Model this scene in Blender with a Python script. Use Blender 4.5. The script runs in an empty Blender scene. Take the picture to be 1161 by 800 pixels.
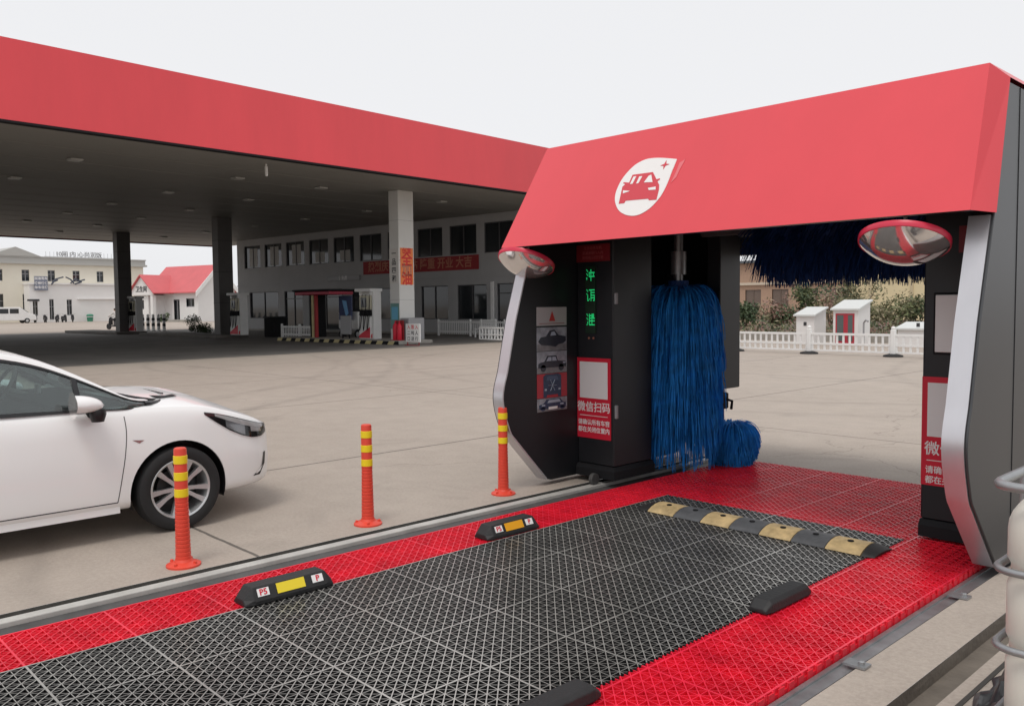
import bpy, bmesh, math, random
import numpy as np
from mathutils import Vector, Matrix
random.seed(7)
RNG = random.Random(11)
SC = bpy.context.scene
COL = SC.collection
R = math.radians
TH = R(4.5)                      # the station stands turned this much from the wash lane
CT, ST = math.cos(TH), math.sin(TH)

# ------------------------------------------------------------------ materials
MATS = {}
def mat(name, col, rough=0.6, metal=0.0, var=0.0, scale=3.0, bump=0.0, bscale=40.0, spec=0.5, coat=0.0, emit=0.0, stretch=None):
    if name in MATS: return MATS[name]
    m = bpy.data.materials.new(name); m.use_nodes = True
    nt = m.node_tree; b = nt.nodes['Principled BSDF']
    b.inputs['Base Color'].default_value = (*col, 1)
    b.inputs['Roughness'].default_value = rough
    b.inputs['Metallic'].default_value = metal
    b.inputs['Specular IOR Level'].default_value = spec
    if coat:
        b.inputs['Coat Weight'].default_value = coat; b.inputs['Coat Roughness'].default_value = 0.05
    if emit:
        b.inputs['Emission Color'].default_value = (*col, 1); b.inputs['Emission Strength'].default_value = emit
    if var or bump:
        tc = nt.nodes.new('ShaderNodeTexCoord'); vec = tc.outputs['Object']
        if stretch:
            mp = nt.nodes.new('ShaderNodeMapping'); mp.inputs['Scale'].default_value = stretch
            nt.links.new(vec, mp.inputs['Vector']); vec = mp.outputs['Vector']
    if var:
        n = nt.nodes.new('ShaderNodeTexNoise'); n.inputs['Scale'].default_value = scale; n.inputs['Detail'].default_value = 6; n.inputs['Roughness'].default_value = 0.65
        nt.links.new(vec, n.inputs['Vector'])
        cr = nt.nodes.new('ShaderNodeValToRGB')
        cr.color_ramp.elements[0].position = 0.3; cr.color_ramp.elements[1].position = 0.72
        cr.color_ramp.elements[0].color = (*[max(0, c*(1-var)) for c in col], 1)
        cr.color_ramp.elements[1].color = (*[min(1, c*(1+var*0.7)) for c in col], 1)
        nt.links.new(n.outputs['Fac'], cr.inputs['Fac']); nt.links.new(cr.outputs['Color'], b.inputs['Base Color'])
        mr = nt.nodes.new('ShaderNodeMapRange'); mr.inputs['To Min'].default_value = max(0.02, rough-0.12*min(1, var*3)); mr.inputs['To Max'].default_value = min(1, rough+0.12*min(1, var*3))
        nt.links.new(n.outputs['Fac'], mr.inputs['Value']); nt.links.new(mr.outputs['Result'], b.inputs['Roughness'])
    if bump:
        n2 = nt.nodes.new('ShaderNodeTexNoise'); n2.inputs['Scale'].default_value = bscale; n2.inputs['Detail'].default_value = 4
        nt.links.new(vec, n2.inputs['Vector'])
        bp = nt.nodes.new('ShaderNodeBump'); bp.inputs['Strength'].default_value = bump; bp.inputs['Distance'].default_value = 0.02
        nt.links.new(n2.outputs['Fac'], bp.inputs['Height']); nt.links.new(bp.outputs['Normal'], b.inputs['Normal'])
    MATS[name] = m
    return m

def glass_mat(name, tint, refl=1.0, rough=0.0):
    m = bpy.data.materials.new(name); m.use_nodes = True; nt = m.node_tree
    for n in list(nt.nodes): nt.nodes.remove(n)
    out = nt.nodes.new('ShaderNodeOutputMaterial'); mx = nt.nodes.new('ShaderNodeMixShader')
    tr = nt.nodes.new('ShaderNodeBsdfTransparent'); tr.inputs['Color'].default_value = (*tint, 1)
    gl = nt.nodes.new('ShaderNodeBsdfGlossy'); gl.inputs['Roughness'].default_value = rough; gl.inputs['Color'].default_value = (1, 1, 1, 1)
    fr = nt.nodes.new('ShaderNodeFresnel'); fr.inputs['IOR'].default_value = 1.5
    ml = nt.nodes.new('ShaderNodeMath'); ml.operation = 'MULTIPLY'; ml.inputs[1].default_value = refl; ml.use_clamp = True
    nt.links.new(fr.outputs[0], ml.inputs[0]); nt.links.new(ml.outputs[0], mx.inputs[0])
    nt.links.new(tr.outputs[0], mx.inputs[1]); nt.links.new(gl.outputs[0], mx.inputs[2]); nt.links.new(mx.outputs[0], out.inputs[0])
    MATS[name] = m
    return m

# ------------------------------------------------------------------ mesh collector
class MB:
    def __init__(s): s.v = []; s.f = []; s.m = []; s.mats = []
    def mi(s, m):
        if m is None: return 0
        if m not in s.mats: s.mats.append(m)
        return s.mats.index(m)
    def add(s, vs, fs, m=None):
        k = len(s.v); i = s.mi(m)
        s.v += [tuple(p) for p in vs]
        for f in fs: s.f.append(tuple(k+a for a in f)); s.m.append(i)
        return s
    def box(s, x0, x1, y0, y1, z0, z1, m=None):
        vs = [(x0,y0,z0),(x1,y0,z0),(x1,y1,z0),(x0,y1,z0),(x0,y0,z1),(x1,y0,z1),(x1,y1,z1),(x0,y1,z1)]
        return s.add(vs, [(0,3,2,1),(4,5,6,7),(0,1,5,4),(1,2,6,5),(2,3,7,6),(3,0,4,7)], m)
    def cbox(s, x0, x1, y0, y1, z0, z1, c, m=None):       # box with chamfered vertical and top edges
        k = len(s.v)
        def ring(d, z): 
            a = (x0+d, x1-d, y0+d, y1-d); e = c
            return [(a[0]+e,a[2],z),(a[1]-e,a[2],z),(a[1],a[2]+e,z),(a[1],a[3]-e,z),(a[1]-e,a[3],z),(a[0]+e,a[3],z),(a[0],a[3]-e,z),(a[0],a[2]+e,z)]
        vs = ring(c,z0)+ring(0,z0+c)+ring(0,z1-c)+ring(c,z1); fs = [tuple(range(7,-1,-1)), tuple(range(24,32))]
        for r in range(3):
            for i in range(8): fs.append((r*8+i, r*8+(i+1)%8, r*8+8+(i+1)%8, r*8+8+i))
        return s.add(vs, fs, m)
    def bar(s, p0, p1, w, h, m=None, up=(0,0,1)):
        p0, p1 = Vector(p0), Vector(p1); d = (p1-p0).normalized(); u = Vector(up)
        a = d.cross(u)
        if a.length < 1e-5: a = d.cross(Vector((1,0,0)))
        a.normalize(); b = a.cross(d).normalized(); a *= w/2; b *= h/2
        vs = [p-a-b for p in (p0,)] + [p0+a-b, p0+a+b, p0-a+b, p1-a-b, p1+a-b, p1+a+b, p1-a+b]
        return s.add(vs, [(0,1,2,3),(7,6,5,4),(0,4,5,1),(1,5,6,2),(2,6,7,3),(3,7,4,0)], m)
    def tube(s, pts, r, n=8, m=None, cap=True, closed=False):
        pts = [Vector(p) for p in pts]; rs = r if isinstance(r, (list, tuple)) else [r]*len(pts)
        vs, fs = [], []; ref = None; N = len(pts)
        for i, p in enumerate(pts):
            if closed: d = (pts[(i+1)%N]-pts[i-1]).normalized()
            else: d = (pts[min(i+1,N-1)]-pts[max(i-1,0)]).normalized()
            if ref is None: ref = d.orthogonal().normalized()
            ref = (ref-d*ref.dot(d)); ref = ref.normalized() if ref.length > 1e-6 else d.orthogonal().normalized()
            b = d.cross(ref)
            for j in range(n):
                a = 2*math.pi*j/n; vs.append(p+(ref*math.cos(a)+b*math.sin(a))*rs[i])
        for i in range(N if closed else N-1):
            i2 = (i+1)%N
            for j in range(n): fs.append((i*n+j, i*n+(j+1)%n, i2*n+(j+1)%n, i2*n+j))
        if cap and not closed: fs.append(tuple(range(n-1,-1,-1))); fs.append(tuple((N-1)*n+j for j in range(n)))
        return s.add(vs, fs, m)
    def lathe(s, prof, c=(0,0,0), n=24, m=None, axis='z', cap=True):   # prof of (r, h)
        vs, fs = [], []
        for (r, h) in prof:
            for j in range(n):
                a = 2*math.pi*j/n; x, y = r*math.cos(a), r*math.sin(a)
                p = (x,y,h) if axis == 'z' else ((h,x,y) if axis == 'x' else (x,h,y))
                vs.append((c[0]+p[0], c[1]+p[1], c[2]+p[2]))
        for i in range(len(prof)-1):
            for j in range(n): fs.append((i*n+j, i*n+(j+1)%n, (i+1)*n+(j+1)%n, (i+1)*n+j))
        if cap: fs.append(tuple(range(n-1,-1,-1))); fs.append(tuple((len(prof)-1)*n+j for j in range(n)))
        return s.add(vs, fs, m)
    def prism(s, poly, f0, f1, m=None):                    # poly of 2D points; f0/f1 map a 2D point to 3D on each side
        n = len(poly); vs = [f0(*p) for p in poly]+[f1(*p) for p in poly]
        fs = [tuple(range(n-1,-1,-1)), tuple(range(n,2*n))]+[(i,(i+1)%n,n+(i+1)%n,n+i) for i in range(n)]
        return s.add(vs, fs, m)
    def sheet(s, grid, m=None, flip=False):                # grid[i][j] of points
        ni, nj = len(grid), len(grid[0]); vs = [p for row in grid for p in row]; fs = []
        for i in range(ni-1):
            for j in range(nj-1):
                f = (i*nj+j, (i+1)*nj+j, (i+1)*nj+j+1, i*nj+j+1); fs.append(f[::-1] if flip else f)
        return s.add(vs, fs, m)
    def text(s, body, o, u, v, size, m=None, depth=0.004, align='CENTER', sx=1.0, bold=0.0):
        vs, fs = text_geo(body, depth/size, align, bold)
        o, u, v = Vector(o), Vector(u).normalized(), Vector(v).normalized(); w = u.cross(v)
        return s.add([o+u*(p[0]*size*sx)+v*(p[1]*size)+w*(p[2]*size) for p in vs], fs, m)
    def mesh(s, name):
        me = bpy.data.meshes.new(name); me.from_pydata([tuple(p) for p in s.v], [], s.f)
        for m in s.mats: me.materials.append(m)
        if len(s.mats) > 1: me.polygons.foreach_set('material_index', s.m)
        me.update(); return me
    def build(s, name, m=None, parent=None, smooth=0, bevel=0.0, loc=None, fix=True):
        if m is not None and m not in s.mats: s.mats = [m]+[q for q in s.mats if q != m] if not s.mats else s.mats
        me = s.mesh(name)
        if fix:
            bm = bmesh.new(); bm.from_mesh(me); bmesh.ops.recalc_face_normals(bm, faces=bm.faces)
            bm.to_mesh(me); bm.free()
        o = bpy.data.objects.new(name, me); COL.objects.link(o)
        if smooth:
            me.polygons.foreach_set('use_smooth', [True]*len(me.polygons))
            try: me.set_sharp_from_angle(angle=R(smooth))
            except Exception: pass
        if bevel:
            bv = o.modifiers.new('Bevel', 'BEVEL'); bv.width = bevel; bv.segments = 2; bv.limit_method = 'ANGLE'
        if parent is not None:
            o.parent = parent
            b = BASE.get(parent.name)
            if b is not None: o.location = (-b[0], -b[1], -b[2])
        if loc is not None: o.location = loc
        return o

TXT = {}
def text_geo(body, depth, align, bold):
    k = (body, round(depth,5), align, bold)
    if k in TXT: return TXT[k]
    c = bpy.data.curves.new('lettering', 'FONT'); c.body = body; c.align_x = align; c.align_y = 'CENTER'; c.resolution_u = 2
    c.extrude = depth/2; c.offset = bold
    o = bpy.data.objects.new('lettering', c); COL.objects.link(o); bpy.context.view_layer.update()
    dg = bpy.context.evaluated_depsgraph_get(); me = bpy.data.meshes.new_from_object(o.evaluated_get(dg))
    r = ([tuple(v.co) for v in me.vertices], [tuple(p.vertices) for p in me.polygons])
    bpy.data.objects.remove(o); bpy.data.curves.remove(c); bpy.data.meshes.remove(me)
    TXT[k] = r; return r

BASE = {}
def tag(o, label=None, cat=None, group=None, kind=None):
    if label: o['label'] = label
    if cat: o['category'] = cat
    if group: o['group'] = group
    if kind: o['kind'] = kind
    return o
def S(p):                                                   # station frame to world
    return Vector((p[0]*CT-p[1]*ST, p[0]*ST+p[1]*CT, p[2] if len(p) > 2 else 0))
def thing(name, label, cat, base, group=None, frame='W', rz=0.0):
    """Empty at the base; its parts are drawn in the same frame's coordinates (W: world, S: station) or, with frame L, about the base."""
    o = bpy.data.objects.new(name, None); COL.objects.link(o); o.empty_display_size = 0.2
    if frame == 'S': o.location = S(base); o.rotation_euler.z = TH+rz; BASE[o.name] = base
    elif frame == 'SL': o.location = S(base); o.rotation_euler.z = TH+rz
    elif frame == 'W': o.location = base; o.rotation_euler.z = rz; BASE[o.name] = base
    else: o.location = base; o.rotation_euler.z = rz
    return tag(o, label, cat, group)
def islands(o, pad=0.02):
    """One object per separate piece of a finished part (pieces that touch stay together)."""
    bm = bmesh.new(); bm.from_mesh(o.data); bm.faces.ensure_lookup_table(); seen = set(); groups = []
    for f in bm.faces:
        if f.index in seen: continue
        st, comp = [f], []
        seen.add(f.index)
        while st:
            g = st.pop(); comp.append(g.index)
            for v in g.verts:
                for h in v.link_faces:
                    if h.index not in seen: seen.add(h.index); st.append(h)
        vs = [v.co for i in comp for v in bm.faces[i].verts]
        lo = [min(c[k] for c in vs)-pad for k in range(3)]; hi = [max(c[k] for c in vs)+pad for k in range(3)]
        hit = [g for g in groups if all(g[0][k] <= hi[k] and lo[k] <= g[1][k] for k in range(3))]
        for g in hit:
            groups.remove(g); lo = [min(a, b) for a, b in zip(lo, g[0])]; hi = [max(a, b) for a, b in zip(hi, g[1])]; comp += g[2]
        groups.append((lo, hi, comp))
    bm.free(); out = [o]
    if len(groups) < 2: return out
    src = o.data
    for n, (lo, hi, comp) in enumerate(groups):
        b2 = bmesh.new(); b2.from_mesh(src); b2.faces.ensure_lookup_table(); keep = set(comp)
        bmesh.ops.delete(b2, geom=[f for f in b2.faces if f.index not in keep], context='FACES')
        me = src.copy(); b2.to_mesh(me); b2.free()
        if n == 0: o.data = me
        else: c = o.copy(); c.data = me; COL.objects.link(c); out.append(c)
    return out
def kids(o): return [c for c in COL.objects if c.parent == o]
def copy_tree(o, loc, rz, label=None):
    def cp(q, par):
        c = q.copy(); COL.objects.link(c); c.parent = par
        for ch in kids(q): cp(ch, c)
        return c
    c = cp(o, None); c.location = loc; c.rotation_euler.z = rz
    if label: c['label'] = label
    return c
def cat_spline(pts, n):
    pts = [Vector(p) for p in pts]; out = []
    for i in range(len(pts)-1):
        p0, p1, p2, p3 = pts[max(i-1,0)], pts[i], pts[i+1], pts[min(i+2,len(pts)-1)]
        for k in range(n):
            t = k/n; out.append(0.5*((2*p1)+(p2-p0)*t+(2*p0-5*p1+4*p2-p3)*t*t+(3*p1-p0-3*p2+p3)*t**3))
    out.append(pts[-1]); return out
def interp(x, xs, ys):                                      # monotone-ish smooth interpolation through keys
    return float(np.interp(x, xs, ys))
# ------------------------------------------------------------------ world, sun, camera
w = bpy.data.worlds.new('World'); SC.world = w; w.use_nodes = True
nt = w.node_tree; bg = nt.nodes['Background']
sky = nt.nodes.new('ShaderNodeTexSky'); sky.sky_type = 'NISHITA'; sky.sun_disc = False
SUN_EL, SUN_AZ = R(64), R(150)
sky.sun_elevation = SUN_EL; sky.sun_rotation = SUN_AZ; sky.dust_density = 3.0
hs = nt.nodes.new('ShaderNodeHueSaturation'); hs.inputs['Saturation'].default_value = 0.15
mx = nt.nodes.new('ShaderNodeMix'); mx.data_type = 'RGBA'; mx.inputs['Factor'].default_value = 0.86
mx.inputs['B'].default_value = (8.45, 8.5, 8.7, 1)
nt.links.new(sky.outputs[0], hs.inputs['Color']); nt.links.new(hs.outputs[0], mx.inputs['A']); nt.links.new(mx.outputs['Result'], bg.inputs['Color'])
bg.inputs['Strength'].default_value = 0.105
sl = bpy.data.lights.new('sun', 'SUN'); sl.energy = 1.25; sl.angle = R(20); sl.color = (1.0, 0.95, 0.88)
so = bpy.data.objects.new('sun', sl); COL.objects.link(so)
sd = Vector((math.sin(SUN_AZ)*math.cos(SUN_EL), math.cos(SUN_AZ)*math.cos(SUN_EL), math.sin(SUN_EL)))   # towards the sun
so.rotation_euler = sd.to_track_quat('Z', 'Y').to_euler(); so.location = (0, 0, 30)
SC.view_settings.view_transform = 'Standard'; SC.view_settings.look = 'None'; SC.view_settings.exposure = 0.08; SC.view_settings.gamma = 1.0

cam = bpy.data.cameras.new('camera'); co = bpy.data.objects.new('camera', cam); COL.objects.link(co); SC.camera = co
cam.sensor_width = 36; cam.sensor_fit = 'HORIZONTAL'; cam.lens = 36*967/1161; cam.clip_start = 0.05; cam.clip_end = 6000
yw, pt, rl = R(46.5), R(3.2), R(-0.56)
fw = Vector((-math.sin(yw)*math.cos(pt), math.cos(yw)*math.cos(pt), -math.sin(pt)))
ri = Vector((math.cos(yw), math.sin(yw), 0)); up = ri.cross(fw)
r2 = ri*math.cos(rl)+up*math.sin(rl); u2 = -ri*math.sin(rl)+up*math.cos(rl)
co.matrix_world = Matrix(((r2.x,u2.x,-fw.x,0),(r2.y,u2.y,-fw.y,0),(r2.z,u2.z,-fw.z,1.62),(0,0,0,1)))
SC.cycles.use_denoising = True; SC.cycles.max_bounces = 8; SC.cycles.transparent_max_bounces = 12

# ------------------------------------------------------------------ palette
M_red   = mat('red_paint_panel', (0.71,0.062,0.080), 0.32, var=0.07, scale=0.7, spec=0.5, stretch=(1,1,0.35))
M_redc  = mat('canopy_red', (0.75,0.066,0.082), 0.38, var=0.09, scale=0.35, spec=0.45, stretch=(1,1,0.25))
M_black = mat('black_sheet_metal', (0.014,0.015,0.018), 0.42, var=0.15, scale=4, spec=0.4)
M_blackm= mat('matte_black', (0.012,0.012,0.014), 0.75, var=0.2, scale=6, spec=0.25)
M_grey  = mat('graphite_panel', (0.065,0.069,0.074), 0.38, metal=0.35, var=0.08, scale=2)
M_silver= mat('brushed_silver', (0.62,0.62,0.65), 0.33, metal=0.65, var=0.06, scale=5, stretch=(1,1,0.1))
M_steel = mat('galvanised_steel', (0.36,0.37,0.38), 0.42, metal=0.75, var=0.25, scale=7, bump=0.05)
M_steeld= mat('worn_rail_steel', (0.085,0.083,0.082), 0.6, metal=0.2, var=0.35, scale=5, bump=0.1)
M_white = mat('white_paint', (0.78,0.78,0.77), 0.5, var=0.05, scale=3)
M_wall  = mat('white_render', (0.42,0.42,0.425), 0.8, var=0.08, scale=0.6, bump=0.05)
M_paper = mat('white_print', (0.80,0.79,0.78), 0.45, spec=0.3)
M_redp  = mat('red_print', (0.62,0.02,0.045), 0.4, spec=0.3)
M_blue  = mat('blue_bristle', (0.02,0.24,0.68), 0.7, var=0.4, scale=9, spec=0.2)
M_navy  = mat('navy_bristle', (0.012,0.045,0.17), 0.6, var=0.4, scale=14, spec=0.25)
M_rubber= mat('black_rubber', (0.016,0.016,0.017), 0.6, var=0.3, scale=9, bump=0.15, bscale=60)
M_yel   = mat('worn_yellow_rubber', (0.52,0.38,0.19), 0.65, var=0.4, scale=10, bump=0.2)
M_greyr = mat('worn_grey_rubber', (0.085,0.088,0.095), 0.6, var=0.3, scale=10, bump=0.2)
M_ryel  = mat('yellow_reflector', (0.80,0.62,0.02), 0.3)
M_ramb  = mat('amber_reflector', (0.78,0.36,0.02), 0.3)
M_post  = mat('orange_red_plastic', (0.72,0.065,0.035), 0.45, var=0.06, scale=8)
M_pyel  = mat('post_yellow_band', (0.85,0.65,0.015), 0.35)
M_win   = mat('dark_window_glass', (0.02,0.024,0.028), 0.06, spec=0.6)
M_frame = mat('window_frame_grey', (0.30,0.30,0.31), 0.5)
M_orange= mat('orange_banner', (0.80,0.22,0.06), 0.55)
M_bred  = mat('banner_red_cloth', (0.33,0.03,0.035), 0.8, var=0.12, scale=2)
M_gold  = mat('banner_lettering', (0.50,0.19,0.12), 0.7)
M_dark  = mat('dark_print', (0.04,0.04,0.045), 0.6)
M_soff  = mat('soffit_panel', (0.27,0.262,0.24), 0.6, var=0.05, scale=0.5)
M_col   = mat('column_cladding', (0.62,0.62,0.60), 0.45, var=0.05, scale=1)
M_grit  = mat('kerb_concrete', (0.34,0.32,0.29), 0.85, var=0.2, scale=3, bump=0.2)
M_led   = mat('led_green', (0.02,0.75,0.22), 0.5, emit=0.6)
M_leddim= mat('led_off', (0.01,0.03,0.015), 0.4)
M_pic   = mat('poster_grey', (0.30,0.32,0.36), 0.35, var=0.45, scale=14)
M_picd  = mat('poster_dark_ink', (0.03,0.035,0.05), 0.4, var=0.3, scale=30)
M_picb  = mat('poster_blue_ink', (0.03,0.05,0.10), 0.4, var=0.3, scale=30)

# ------------------------------------------------------------------ ground
def ground_mat():
    m = bpy.data.materials.new('concrete_apron'); m.use_nodes = True; nt = m.node_tree; b = nt.nodes['Principled BSDF']; L = nt.links
    tc = nt.nodes.new('ShaderNodeTexCoord'); P = tc.outputs['Object']
    def N(t, **k):
        n = nt.nodes.new(t)
        for a, v in k.items(): setattr(n, a, v)
        return n
    def noise(scale, detail=6, rough=0.6, src=P, dist=0.0):
        n = N('ShaderNodeTexNoise'); n.inputs['Scale'].default_value = scale; n.inputs['Detail'].default_value = detail; n.inputs['Roughness'].default_value = rough; n.inputs['Distortion'].default_value = dist
        L.new(src, n.inputs['Vector']); return n.outputs['Fac']
    def math_(op, a, bb=None, c=None, clamp=False):
        n = N('ShaderNodeMath', operation=op); n.use_clamp = clamp
        for i, v in enumerate((a, bb, c)):
            if v is None: continue
            if isinstance(v, (int, float)): n.inputs[i].default_value = v
            else: L.new(v, n.inputs[i])
        return n.outputs[0]
    def ramp(f, stops):
        n = N('ShaderNodeValToRGB'); e = n.color_ramp.elements
        while len(e) < len(stops): e.new(0.5)
        for q, (p, c) in zip(e, stops): q.position = p; q.color = (*c, 1)
        L.new(f, n.inputs['Fac']); return n.outputs['Color']
    def mixc(f, a, c, mode='MIX'):
        n = N('ShaderNodeMix', data_type='RGBA', blend_type=mode)
        if isinstance(f, (int, float)): n.inputs['Factor'].default_value = f
        else: L.new(f, n.inputs['Factor'])
        for k, v in (('A', a), ('B', c)):
            if isinstance(v, tuple): n.inputs[k].default_value = (*v, 1)
            else: L.new(v, n.inputs[k])
        return n.outputs['Result']
    base = ramp(noise(0.22, 8, 0.62), [(0.3, (0.335,0.285,0.245)), (0.52, (0.41,0.352,0.304)), (0.75, (0.465,0.405,0.354))])
    base = mixc(0.55, base, ramp(noise(2.6, 8, 0.7), [(0.3, (0.335,0.286,0.248)), (0.7, (0.495,0.428,0.372))]))
    base = mixc(0.25, base, ramp(noise(38, 3, 0.8), [(0.35, (0.28,0.245,0.21)), (0.65, (0.59,0.52,0.45))]))
    # oil and water stains with a shape of their own
    st = ramp(noise(0.75, 5, 0.6, dist=0.8), [(0.60, (0,0,0)), (0.72, (1,1,1))])
    base = mixc(math_('MULTIPLY', st, 0.30), base, (0.20,0.178,0.155))
    # tyre sweeps: long arcs about two turning centres
    sep = N('ShaderNodeSeparateXYZ'); L.new(P, sep.inputs[0]); X, Y = sep.outputs['X'], sep.outputs['Y']
    wob = math_('MULTIPLY', math_('SUBTRACT', noise(0.35, 3), 0.5), 0.9)
    for (cx, cy, r0, wd, am) in ((-2,14,13.2,0.16,0.28),(-2,14,14.8,0.16,0.24),(-30,-2,17.5,0.22,0.2),(-30,-2,19.1,0.2,0.2),(-12,24,12.2,0.2,0.22),(-12,24,13.8,0.2,0.18),(6,26,15.5,0.2,0.2),(-22,16,7.4,0.2,0.2)):
        d = math_('SQRT', math_('ADD', math_('POWER', math_('SUBTRACT', X, cx), 2), math_('POWER', math_('SUBTRACT', Y, cy), 2)))
        e = math_('ABSOLUTE', math_('SUBTRACT', math_('ADD', d, wob), r0))
        k = math_('SUBTRACT', 1.0, math_('DIVIDE', e, wd), clamp=True)
        k = math_('MULTIPLY', math_('MULTIPLY', k, am), noise(1.1, 4, 0.7))
        base = mixc(math_('MULTIPLY', k, 1.6, clamp=True), base, (0.15,0.135,0.12))
    so = ramp(noise(0.09, 5, 0.6, dist=0.5), [(0.38, (0,0,0)), (0.66, (1,1,1))])
    base = mixc(math_('MULTIPLY', so, 0.26), base, (0.25,0.212,0.178))
    vo = N('ShaderNodeTexVoronoi', feature='DISTANCE_TO_EDGE'); vo.inputs['Scale'].default_value = 0.16
    nz = N('ShaderNodeTexNoise'); nz.inputs['Scale'].default_value = 1.2; nz.inputs['Detail'].default_value = 6
    L.new(P, nz.inputs['Vector']); vs_ = N('ShaderNodeVectorMath', operation='SCALE'); vs_.inputs['Scale'].default_value = 1.0; L.new(P, vs_.inputs[0])
    va = N('ShaderNodeVectorMath', operation='ADD'); L.new(vs_.outputs[0], va.inputs[0]); L.new(nz.outputs['Color'], va.inputs[1]); L.new(va.outputs[0], vo.inputs['Vector'])
    ck = math_('MULTIPLY', math_('LESS_THAN', vo.outputs['Distance'], 0.0016), math_('GREATER_THAN', noise(0.3, 3), 0.52))
    base = mixc(math_('MULTIPLY', ck, 0.3), base, (0.13,0.112,0.095))
    # slab joints
    wn = math_('MULTIPLY', math_('SUBTRACT', noise(3.0, 4), 0.5), 0.03)
    def lines(c, off, pitch, hw):
        t = math_('ADD', math_('SUBTRACT', c, off), wn)
        t = math_('ABSOLUTE', math_('SUBTRACT', math_('MODULO', math_('ADD', t, pitch*400.5), pitch), pitch*0.5))
        return math_('LESS_THAN', t, hw)
    j = math_('MAXIMUM', lines(X, -7.8, 4.9, 0.016), lines(Y, 2.57, 7.4, 0.013))
    base = mixc(math_('MULTIPLY', j, 0.82), base, (0.075,0.068,0.06))
    L.new(base, b.inputs['Base Color'])
    b.inputs['Specular IOR Level'].default_value = 0.3
    rr = N('ShaderNodeMapRange'); rr.inputs['To Min'].default_value = 0.62; rr.inputs['To Max'].default_value = 0.9; L.new(noise(1.2), rr.inputs['Value']); L.new(rr.outputs[0], b.inputs['Roughness'])
    bp = N('ShaderNodeBump'); bp.inputs['Strength'].default_value = 0.25; bp.inputs['Distance'].default_value = 0.01; L.new(noise(60, 4, 0.7), bp.inputs['Height']); L.new(bp.outputs[0], b.inputs['Normal'])
    return m
M_ground = ground_mat()
PX0, PX1, PY0, PY1 = -5.13, -1.64, -4.0, 7.66               # the pit that holds the wash mat and its rails
g = MB(); xs = [-1800,PX0,PX1,-1.40,-1.26,1800]; ys = [-1800,PY0,PY1,1800]
for i in range(5):
    for k in range(3):
        if k == 1 and i in (1, 3): continue
        g.add([(xs[i],ys[k],0),(xs[i+1],ys[k],0),(xs[i+1],ys[k+1],0),(xs[i],ys[k+1],0)], [(0,1,2,3)])
o = g.build('ground', M_ground, fix=False); tag(o, kind='structure', label='worn beige concrete apron with slab joints and tyre sweeps')
p = MB()
M_pit = mat('pit_concrete', (0.085,0.08,0.072), 0.85, var=0.3, scale=4, bump=0.2)
p.add([(PX0,PY0,-.07),(PX1,PY0,-.07),(PX1,PY1,-.07),(PX0,PY1,-.07)], [(0,1,2,3)])
for a, c in (((PX0,PY0),(PX1,PY0)),((PX1,PY0),(PX1,PY1)),((PX1,PY1),(PX0,PY1)),((PX0,PY1),(PX0,PY0))):
    p.add([(*a,-.07),(*c,-.07),(*c,-.0005),(*a,-.0005)], [(0,1,2,3)])
o = p.build('ground_pit', M_pit); tag(o, kind='structure', label='shallow concrete pit under the wash mat')
p = MB(); M_gut = mat('gutter_mud', (0.17,0.145,0.12), 0.9, var=0.35, scale=3, bump=0.3)
p.add([(-1.40,PY0,-.07),(-1.26,PY0,-.07),(-1.26,PY1,-.07),(-1.40,PY1,-.07)], [(0,1,2,3)])
for a, c in (((-1.40,PY0),(-1.26,PY0)),((-1.26,PY0),(-1.26,PY1)),((-1.26,PY1),(-1.40,PY1)),((-1.40,PY1),(-1.40,PY0))):
    p.add([(*a,-.07),(*c,-.07),(*c,-.0005),(*a,-.0005)], [(0,1,2,3)])
o = p.build('ground_gutter', M_gut); tag(o, kind='structure', label='shallow muddy drainage gutter beside the lane')
p = MB(); M_jnt = mat('joint_sealant', (0.05,0.045,0.04), 0.8)
p.box(-1.205,-1.185,PY0,PY1,0.0005,0.004); o = p.build('ground_joint', M_jnt); tag(o, kind='structure', label='dark joint line beside the gutter')

M_fore = mat('concrete_canopy_shade', (0.175,0.162,0.148), 0.8, var=0.35, scale=0.5, bump=0.1, bscale=50)  # concrete with the canopy's shade put into its colour
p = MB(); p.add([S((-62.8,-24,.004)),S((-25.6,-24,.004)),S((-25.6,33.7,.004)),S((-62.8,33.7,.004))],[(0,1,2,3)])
o = p.build('ground_forecourt', M_fore); tag(o, kind='structure', label='forecourt concrete under the canopy, its shade put into the darker colour')

# ------------------------------------------------------------------ rails
p = MB(); p.box(-5.045,-4.965,-4,7.66,-.069,.006); o = p.build('guide_rail', mat('pale_worn_steel', (0.50,0.49,0.46), 0.5, metal=0.1, var=0.2, scale=4), bevel=.006)
tag(o, 'pale steel guide rail along the kerb-side edge of the red mat, behind the bollards', 'rail', 'guide rails of the wash lane')
p = MB(); p.box(-4.958,-4.735,-4,7.66,-.069,-.02); o = p.build('channel_plate', M_steeld)
tag(o, 'dark grey steel channel plate between the pale guide rail and the red mat', 'channel plate')
t = thing('guide_rail', 'galvanised angle steel guide rail between the red mat and the muddy gutter', 'rail', (-1.69,3,0), 'guide rails of the wash lane')
p = MB(); p.box(-1.738,-1.715,-4,7.66,-.069,-.004); p.box(-1.7145,-1.655,-4,7.66,-.069,-.012); p.build('angle_profile', M_steel, t)
for yy in (-1.3,-.05,1.2,2.45,3.67,4.93,6.2,7.4):
    q = MB(); q.box(-1.70,-1.60,yy-.035,yy+.035,.003,.013); q.lathe([(.016,.013),(.016,.026),(.008,.03)],(-1.63,yy,0),8); q.build('clamp', M_steel, t)

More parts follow.
